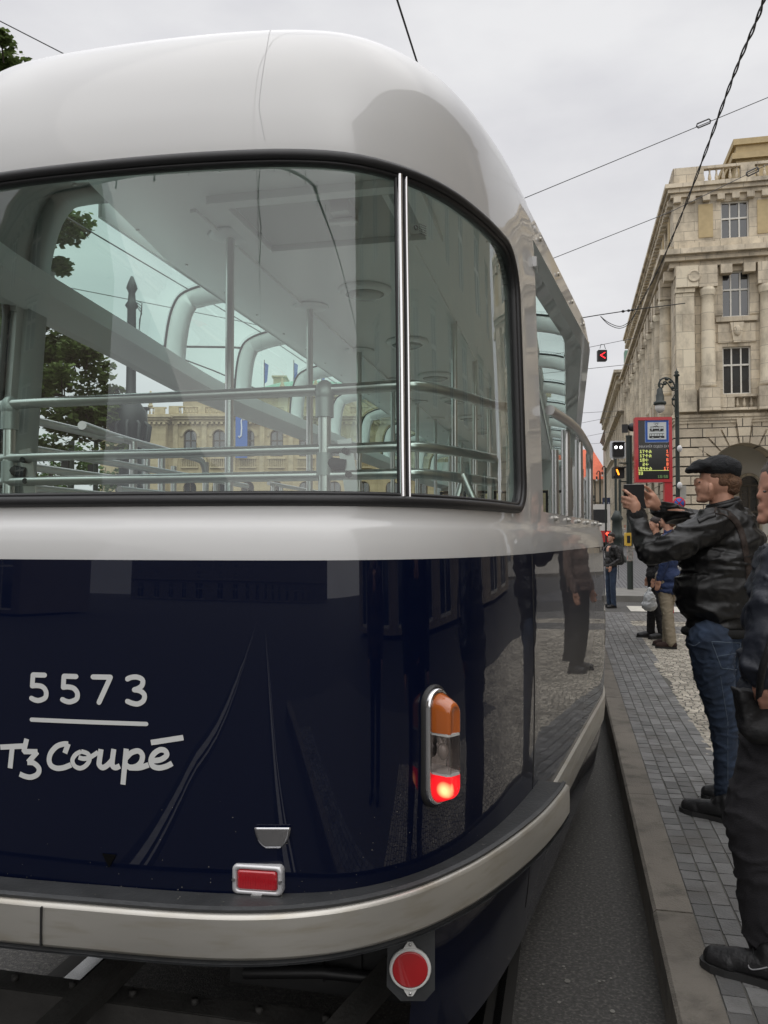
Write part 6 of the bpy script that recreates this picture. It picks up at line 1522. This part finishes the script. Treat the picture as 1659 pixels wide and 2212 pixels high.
    q = MB(M); q.prism(rrect2(.0515,.062,.008), -.006, .006); ph = tag(q.build('phone', m_blk), 'black phone in an open wallet case held up by the man in the flat cap', 'phone')
    q = MB(M); q.prism([(.048,.02),(.068,-.062),(.020,-.064),(.01,-.02)], .008, .012); q.build('case_flap', mat('case_leather', (.012,.012,.016), .45), ph)
    q = MB(M); q.box(-.05, .05, .0065, .0085, -.058, .058); q.build('phone_screen', mat('phone_screen', (.1,.12,.15), .1, emis=(.5,.55,.6), es=.6), ph)
    q = MB(M); q.box(-.050, .050, -.0055, .0055, .0622, .0635); q.build('bright_edge', m_tube, ph)
man_cap()
# ---------------- second man, cut by the right edge of the view
def man_near():
    D0 = 2.75
    def Q(px, py, b=0): return at(px, py, D0+b)
    e = empty('person', at_z(1660, 2130, HP), 'man in navy jacket and dark trousers nearest the camera at the right edge', 'person')
    q = MB(); E = lambda px, py, b, r: q.ell(Q(px, py, b), r, 16, 12, RA)
    E(1706,1044,.04,(.098,.079,.098)); E(1672,1080,.04,(.046,.058,.070)); E(1664,1112,.04,(.036,.048,.030)); E(1647,1122,.04,(.018,.024,.018)); E(1655,1052,.04,(.018,.05,.022))
    limb(q, [Q(1648,1052,.04), Q(1640,1072,.04)], [.008,.0105]); E(1645,1094,.04,(.012,.022,.008)); E(1645,1101,.04,(.012,.021,.008))
    E(1697,1078,-.042,(.018,.010,.030)); E(1697,1078,.122,(.018,.010,.030))
    limb(q, [Q(1722,1190,.05), Q(1716,1150,.05), Q(1708,1100,.04)], [.078,.066,.06])
    limb(q, [Q(1740,1220,.05), Q(1735,1350,.05), Q(1728,1500,.05), Q(1718,1560,.05)], [.11,.115,.095,.07])
    limb(q, [Q(1725,1215,.0), Q(1702,1222,-.14), Q(1668,1400,-.2), Q(1652,1470,-.22)], [.07,.055,.04,.03]); limb(q, [Q(1740,1215,.1), Q(1790,1230,.22), Q(1796,1400,.22), Q(1765,1480,.2)], [.06,.045,.035,.025])
    limb(q, [Q(1690,1600,-.03), Q(1636,1780,-.06), Q(1655,2050,-.05)], [.08,.055,.038]); limb(q, [Q(1750,1600,.13), Q(1742,1780,.2), Q(1760,1980,.28)], [.08,.055,.038])
    limb(q, [Q(1652,1470,-.22), Q(1650,1488,-.22)], [.03,.034])
    for k in range(4): limb(q, [Q(1644+k*9,1496,-.235+k*.004), Q(1642+k*9,1514,-.225), Q(1645+k*9,1528,-.20)], [.0095,.009,.0078], 10)
    limb(q, [Q(1640,1484,-.21), Q(1634,1500,-.19), Q(1636,1512,-.17)], [.011,.010,.009], 10)
    organic(q, 'body', m_skin2, e, .0062, 2)
    q = MB(); q.ell(Q(1652,1062,.0), (.006,.006,.004), 8, 6); q.build('eye', mat('eye'), e)
    q = MB(); E = lambda px, py, b, r: q.ell(Q(px, py, b), r, 16, 12, RA)
    E(1712,1032,.04,(.102,.083,.094)); E(1738,1062,.04,(.062,.075,.075)); E(1676,1058,-.030,(.012,.012,.030)); E(1690,1040,-.025,(.04,.02,.03))
    organic(q, 'hair', m_hairg, e, .007, 1, creases(.004, 40, (1,1,.5)))
    q = MB(); J = lambda px, py, b, r: q.ell(Q(px, py, b), r, 20, 14, RA)
    J(1742,1215,.05,(.17,.15,.09)); J(1748,1270,.05,(.20,.165,.15)); J(1740,1350,.05,(.205,.165,.16)); J(1730,1430,.05,(.205,.165,.14)); J(1722,1490,.05,(.195,.155,.07))
    limb(q, [Q(1730,1218,.0), Q(1703,1225,-.13), Q(1672,1320,-.18), Q(1658,1400,-.20)], [.10,.086,.078,.070]); limb(q, [Q(1658,1400,-.20), Q(1646,1440,-.215), Q(1650,1462,-.22)], [.070,.06,.05])
    limb(q, [Q(1740,1215,.1), Q(1790,1232,.2), Q(1800,1400,.22), Q(1760,1490,.2)], [.10,.085,.07,.05]); limb(q, [Q(1726,1180,.05), Q(1722,1165,.05)], [.082,.074])
    jk = organic(q, 'navy_jacket', m_navyj, e, .0095, 3, lambda p, n: creases(.011, 8, (1,1,1.7), 9)(p, n) + creases(.004, 25, (1,1,1), 4)(p, n))
    q = MB(); c = Q(1724,1158,.05)
    for k in range(2): q.tube([c + Vector((0,0,k*.016)) + RT*(.084-k*.005)*cos(a) + FW*.078*sin(a) for a in lin(0, 2*pi, 24)[:-1]], .013, 8, closed=True)
    q.build('pale_collar', mat('cream_knit', (.35,.30,.22), .9), jk)
    q = MB(); limb(q, [Q(1686,1560,-.03), Q(1664,1660,-.05), Q(1634,1772,-.06), Q(1650,1900,-.06), Q(1656,2010,-.05)], [.115,.108,.100,.086,.078]); limb(q, [Q(1748,1560,.12), Q(1746,1680,.16), Q(1742,1780,.2), Q(1750,1900,.25), Q(1760,1975,.28)], [.11,.10,.09,.08,.075]); q.ell(Q(1718,1540,.05), (.165,.14,.10), 18, 12, RA)
    organic(q, 'trousers', m_dkjean, e, .0095, 3, lambda p, n: creases(.010, 8, (1,1,2.0), 12)(p, n))
    s1 = shoe(e, at_z(1724,2146,HP), at_z(1514,2080,HP), .056, .085); shoe(e, at_z(1850,2040,HP), at_z(1660,2002,HP), .056, .085)
    t_ = bvh(s1); P = [onto(t_, a, b, .002) for a, b in ((1617,2084), (1619,2090), (1626,2094), (1640,2093), (1658,2089))]; P = [p for p in P if p]
    if len(P) > 2: q = MB(); q.tube(catmull(P, 4), .0022, 6); q.build('shoe_swoosh', mat('silver_grey', (.3,.3,.31), .4), s1)
    q = MB(); q.obox(Q(1652,1545,-.14), RT*.085 + Vector((0,0,-.012)), FW*.035, Vector((0,0,.075)) + RT*-.012); q.ell(Q(1652,1575,-.15), (.085,.045,.045), 16, 12, RA)
    b_ = organic(q, 'shoulder_bag', mat('black_nylon', (.009,.009,.010), .6, bump=.4, bscale=60), None, .009, 2, creases(.006, 14))
    tag(b_, 'black nylon bag hanging at the hip of the man in navy', 'bag')
    q = MB(); q.tube(catmull([Q(1640,1520,-.2), Q(1648,1440,-.3), Q(1690,1320,-.30), Q(1722,1200,-.17), Q(1745,1180,.0)], 6), .011, 6); q.build('bag_strap', mat('black_nylon'), b_)
man_near()
# ---------------- standing figures from a common skeleton (local x = their right, y = forward)
def standing(base, h, face, label, jm, tm, hm, sk=m_skin, vox=.012, female=False, arms='down', coat=False, shoes=None, group=None, turn=0, trw=1.0, step=.0):
    s = h/1.75; F = Vector((face[0], face[1], 0)).normalized(); R_ = Vector((F.y, -F.x, 0)); base = Vector(base)
    def P(x, y, z): return base + (R_*x + F*y + Vector((0,0,z)))*s
    AX = axes(R_, F); Fh = (Matrix.Rotation(turn, 3, 'Z') @ F); Rh = Vector((Fh.y, -Fh.x, 0)); AH = axes(Rh, Fh)
    def H(x, y, z): return base + Vector((0,0,z*s)) + (Rh*x + Fh*y)*s
    e = empty('person', base, label, 'person', group); w = .92 if female else 1.0
    q = MB()
    for (c, r) in ((H(0,-.01,1.665),(.073,.095,.092)), (H(0,.05,1.615),(.052,.045,.065)), (H(0,.055,1.575),(.040,.038,.028)), (H(0,.085,1.562),(.018,.015,.014)), (H(0,.105,1.622),(.011,.014,.018)), (H(0,.082,1.655),(.035,.014,.010)), (H(0,.093,1.588),(.022,.009,.007)), (H(.076,-.0,1.63),(.009,.016,.027)), (H(-.076,-.0,1.63),(.009,.016,.027))): q.ell(c, [v*s for v in r], 14, 10, AH)
    limb(q, [P(0,-.01,1.42), H(0,-.0,1.58)], [.06*s*w, .055*s*w]); limb(q, [P(0,0,1.36), P(0,0,1.1), P(0,0,.95)], [.11*s,.10*s,.12*s])
    if arms == 'down': A = [[(sg*.19*w,-.01,1.39), (sg*.235*w,-.02,1.12), (sg*.22*w,.06,.90)] for sg in (-1, 1)]
    elif arms == 'pocket': A = [[(sg*.19*w,-.01,1.39), (sg*.27*w,-.07,1.13), (sg*.17*w,.11,1.0)] for sg in (-1, 1)]
    else: A = [[(-.19*w,-.01,1.39), (-.24*w,-.02,1.12), (-.22*w,.06,.90)], [(.19*w,-.01,1.39), (.23*w,.12,1.20), (.10*w,.26,1.30)]]
    L_ = [[(sg*.085, (0 if sg > 0 else step), .93), (sg*.095, .02 + step*sg*.4, .50), (sg*.095, step*sg, .08)] for sg in (-1, 1)]
    for a in A:
        limb(q, [P(*p) for p in a], [.045*s,.038*s,.027*s]); hp = Vector(a[2]); dn = Vector((0,.012,-.085)) if arms != 'phone' or a is A[0] else Vector((0,.05,.06))
        limb(q, [P(*hp), P(*(hp+dn*.6))], [.027*s,.030*s])
        for k in range(4): limb(q, [P(*(hp+dn*.7+Vector((0,(k-1.5)*.018,0)))), P(*(hp+dn*1.35+Vector((0,(k-1.5)*.018+.006,0)))), P(*(hp+dn*(1.9-.12*abs(k-1.5))+Vector((-a[0][0]*.06,(k-1.5)*.016+.014,0))))], [.0095*s,.009*s,.008*s], 8)
        limb(q, [P(*(hp+dn*.4+Vector((0,.028,0)))), P(*(hp+dn*1.0+Vector((0,.045,0))))], [.010*s,.0085*s], 8)
    for a in L_: limb(q, [P(*p) for p in a], [.07*s,.05*s,.04*s])
    organic(q, 'body', sk, e, min(vox, .009), 2)
    q = MB()
    for sg in (-1, 1): q.ell(H(sg*.03,.088,1.640), (.008*s,.006*s,.005*s), 8, 6, AH)
    q.build('eyes', mat('eye'), e)
    q = MB(); hr = [((0,-.022,1.685),(.084,.102,.088)), ((0,-.055,1.64),(.078,.062,.085))]
    if female: hr += [((0,-.06,1.60),(.07,.055,.07)), ((0,.06,1.715),(.06,.04,.03))]
    for c, r in hr: q.ell(H(*c), [v*s for v in r], 14, 10, AH)
    organic(q, 'hair', hm, e, vox*.8, 1, creases(.003, 40))
    q = MB()
    for c, r in [((0,0,1.37),(.18*w,.105,.085)), ((0,0,1.25),(.18*w,.125,.14)), ((0,.005,1.10),(.165*w,.125,.14)), ((0,0,.98),(.172*w,.128,.09)), ((0,0,.90),(.175*w,.125,.06))] + ([((0,0,.92),(.205,.165,.12)), ((0,.01,.80),(.205,.17,.09)), ((0,.01,.74),(.20,.165,.06))] if coat else []): q.ell(P(*c), [v*s for v in r], 16, 12, AX)
    for a in A: limb(q, [P(a[0][0]*.8, a[0][1], a[0][2])] + [P(*p) for p in a], [.085*s,.068*s,.058*s,.042*s])
    limb(q, [P(0,-.01,1.44), P(0,-.01,1.49)], [.072*s,.064*s])
    organic(q, 'jacket', jm, e, vox, 2, lambda p, n: creases(.009, 11, (1,1,1.8), 6)(p, n))
    q = MB()
    for a in L_: limb(q, [P(a[0][0], a[0][1], a[0][2]-.02)] + [P(*p) for p in a[1:]], [.092*s*trw,.066*s*trw,.058*s*trw])
    q.ell(P(0,0,.90), (.150*s*w,.118*s,.085*s), 16, 12, AX)
    organic(q, 'trousers', tm, e, vox, 2, lambda p, n: creases(.007, 12, (1,1,2.2), 8)(p, n))
    for a in L_: shoe(e, P(a[2][0], a[2][1]-.07, 0), P(a[2][0]*1.25, a[2][1]+.20, 0), .046*s, .07*s, vox=max(.007, vox*.7), up=shoes or m_shoe)
    return e, P, AX
m_bpk = mat('black_backpack', (.012,.012,.013), .7, bump=.4, bscale=50)
# woman on the crossing looking back
pw_ = at_z(1321, 1313, 0); Fw = (-RT*.8 - FW*.25)
e, P, AX = standing(pw_, 1.69, Fw, 'woman with dark hair, black jacket and blue jeans wearing a backpack on the crossing', mat('black_quilt', (.012,.011,.011), .5, bump=.4, bscale=30), m_denim, m_hairb, female=True, arms='pocket', turn=radians(28), vox=.013)
q = MB(); q.ell(P(0,-.20,1.22), (.15,.10,.22), 16, 12, AX); q.ell(P(0,-.25,1.12), (.13,.08,.12), 16, 12, AX); b_ = organic(q, 'backpack', m_bpk, None, .012, 2, creases(.006, 12)); tag(b_, 'black backpack on the back of the woman at the crossing', 'backpack')
q = MB()
for sg in (-1, 1): q.tube(catmull([P(sg*.09,-.12,1.40), P(sg*.11,.0,1.46), P(sg*.12,.12,1.34), P(sg*.15,.10,1.15), P(sg*.16,-.05,1.05)], 4), .018, 6)
q.tube(catmull([P(-.04,-.2,1.43), P(-.03,-.24,1.49), P(.03,-.24,1.49), P(.04,-.2,1.43)], 4), .008, 6); q.tube([P(.1,-.26,1.0), P(.11,-.27,.75), P(.10,-.27,.66)], .006, 5); q.build('strap', m_bpk, b_)
# pair of men behind the photographer
pb = at_z(1446, 1399, HP)
standing(pb, 1.74, -RT*.75 + FW*.5, 'man in khaki trousers and blue jacket standing behind the leather jacket arm', mat('blue_jacket', (.018,.035,.10), .8, bump=.3, bscale=60), mat('khaki_cotton', (.30,.255,.185), .9, bump=.3, bscale=120), mat('fair_brown_hair', (.14,.08,.045), .8), vox=.011, turn=radians(0), shoes=mat('brown_suede', (.035,.018,.014), .9), trw=1.12, step=.05, coat=True)
pa = at_z(1418, 1379, HP)
standing(pa, 1.70, -RT*.9 + FW*.1, 'dark haired man in black jacket and black trousers looking toward the tram', mat('black_cotton', (.012,.012,.014), .85), mat('black_trousers', (.014,.013,.014), .9), m_hairb, vox=.011, turn=radians(15), step=.06)
pc = at_z(1412, 1386, HP) 
q = MB(); c = at(1403, 1296, 11.2); q.ell(c, (.085,.06,.12), 16, 12, RA); q.ell(c + Vector((0,0,-.07)), (.11,.07,.08), 16, 12, RA); q.ell(c + Vector((0,0,.12)), (.03,.025,.06), 10, 8, RA)
bg_ = organic(q, 'carrier_bag', mat('white_plastic_bag', (.55,.57,.58), .35, bump=.8, bscale=30), None, .010, 1, creases(.010, 18)); tag(bg_, 'crumpled white plastic carrier bag with an orange mark held by the dark haired man', 'bag')
t_ = bvh(bg_); L_ = [[onto(t_, x, y, .003) for x in (1405, 1409, 1413)] for y in (1284, 1291, 1298)]
if all(v for r in L_ for v in r): q = MB(); q.grid(L_); q.build('orange_mark', mat('orange_print', (.65,.12,.03), .5), bg_)
# two far walkers in pale coats
m_coat = mat('pale_grey_coat', (.36,.35,.32), .9)
for k, (px, lb) in enumerate(((1339.5, 'far walker in a pale coat nearer the iron pedestal'), (1350.5, 'far walker in a pale coat nearer the signal post'))):
    dd = 62; pz = at(px, 1171, dd); pz.z = ground_z(pz.y)
    standing(pz, 1.68, Vector((-.1,-1,0)) if k else Vector((.2,-1,0)), lb, m_coat, mat('dark_cloth', (.03,.03,.03), .9), mat('grey_hair', (.25,.24,.22), .8), vox=.03, coat=True, group='far walkers in pale coats', step=.1)
# bystanders just outside the view whose reflections show in the navy side
standing(Vector((1.15, 2.05, HP)), 1.76, -RT*.9 + FW*.3, 'bystander in a black coat beyond the right edge, mirrored in the tram side', mat('black_cotton'), mat('black_trousers'), m_hairb, vox=.018)
standing(Vector((1.75, .9, HP)), 1.72, -RT*.8 + FW*.4, 'bystander in a brown coat beside the viewer, mirrored in the tram tail', mat('brown_wool', (.07,.045,.03), .9), mat('black_trousers'), m_hairr, vox=.018)
standing(Vector((1.42, 8.7, HP)), 1.75, -RT*.95 + FW*.1, 'man in a brown checked coat hidden behind the photographer, mirrored in the tram side', mat('brown_check', (.16,.11,.09), .9, var=.3, vscale=40), mat('black_trousers'), m_hairb, vox=.02)
standing(Vector((1.80, 9.6, HP)), 1.70, -RT*.9 + FW*.3, 'woman in black hidden behind the man in navy, mirrored in the tram side', mat('black_cotton'), mat('black_trousers'), m_hairb, vox=.02, female=True)
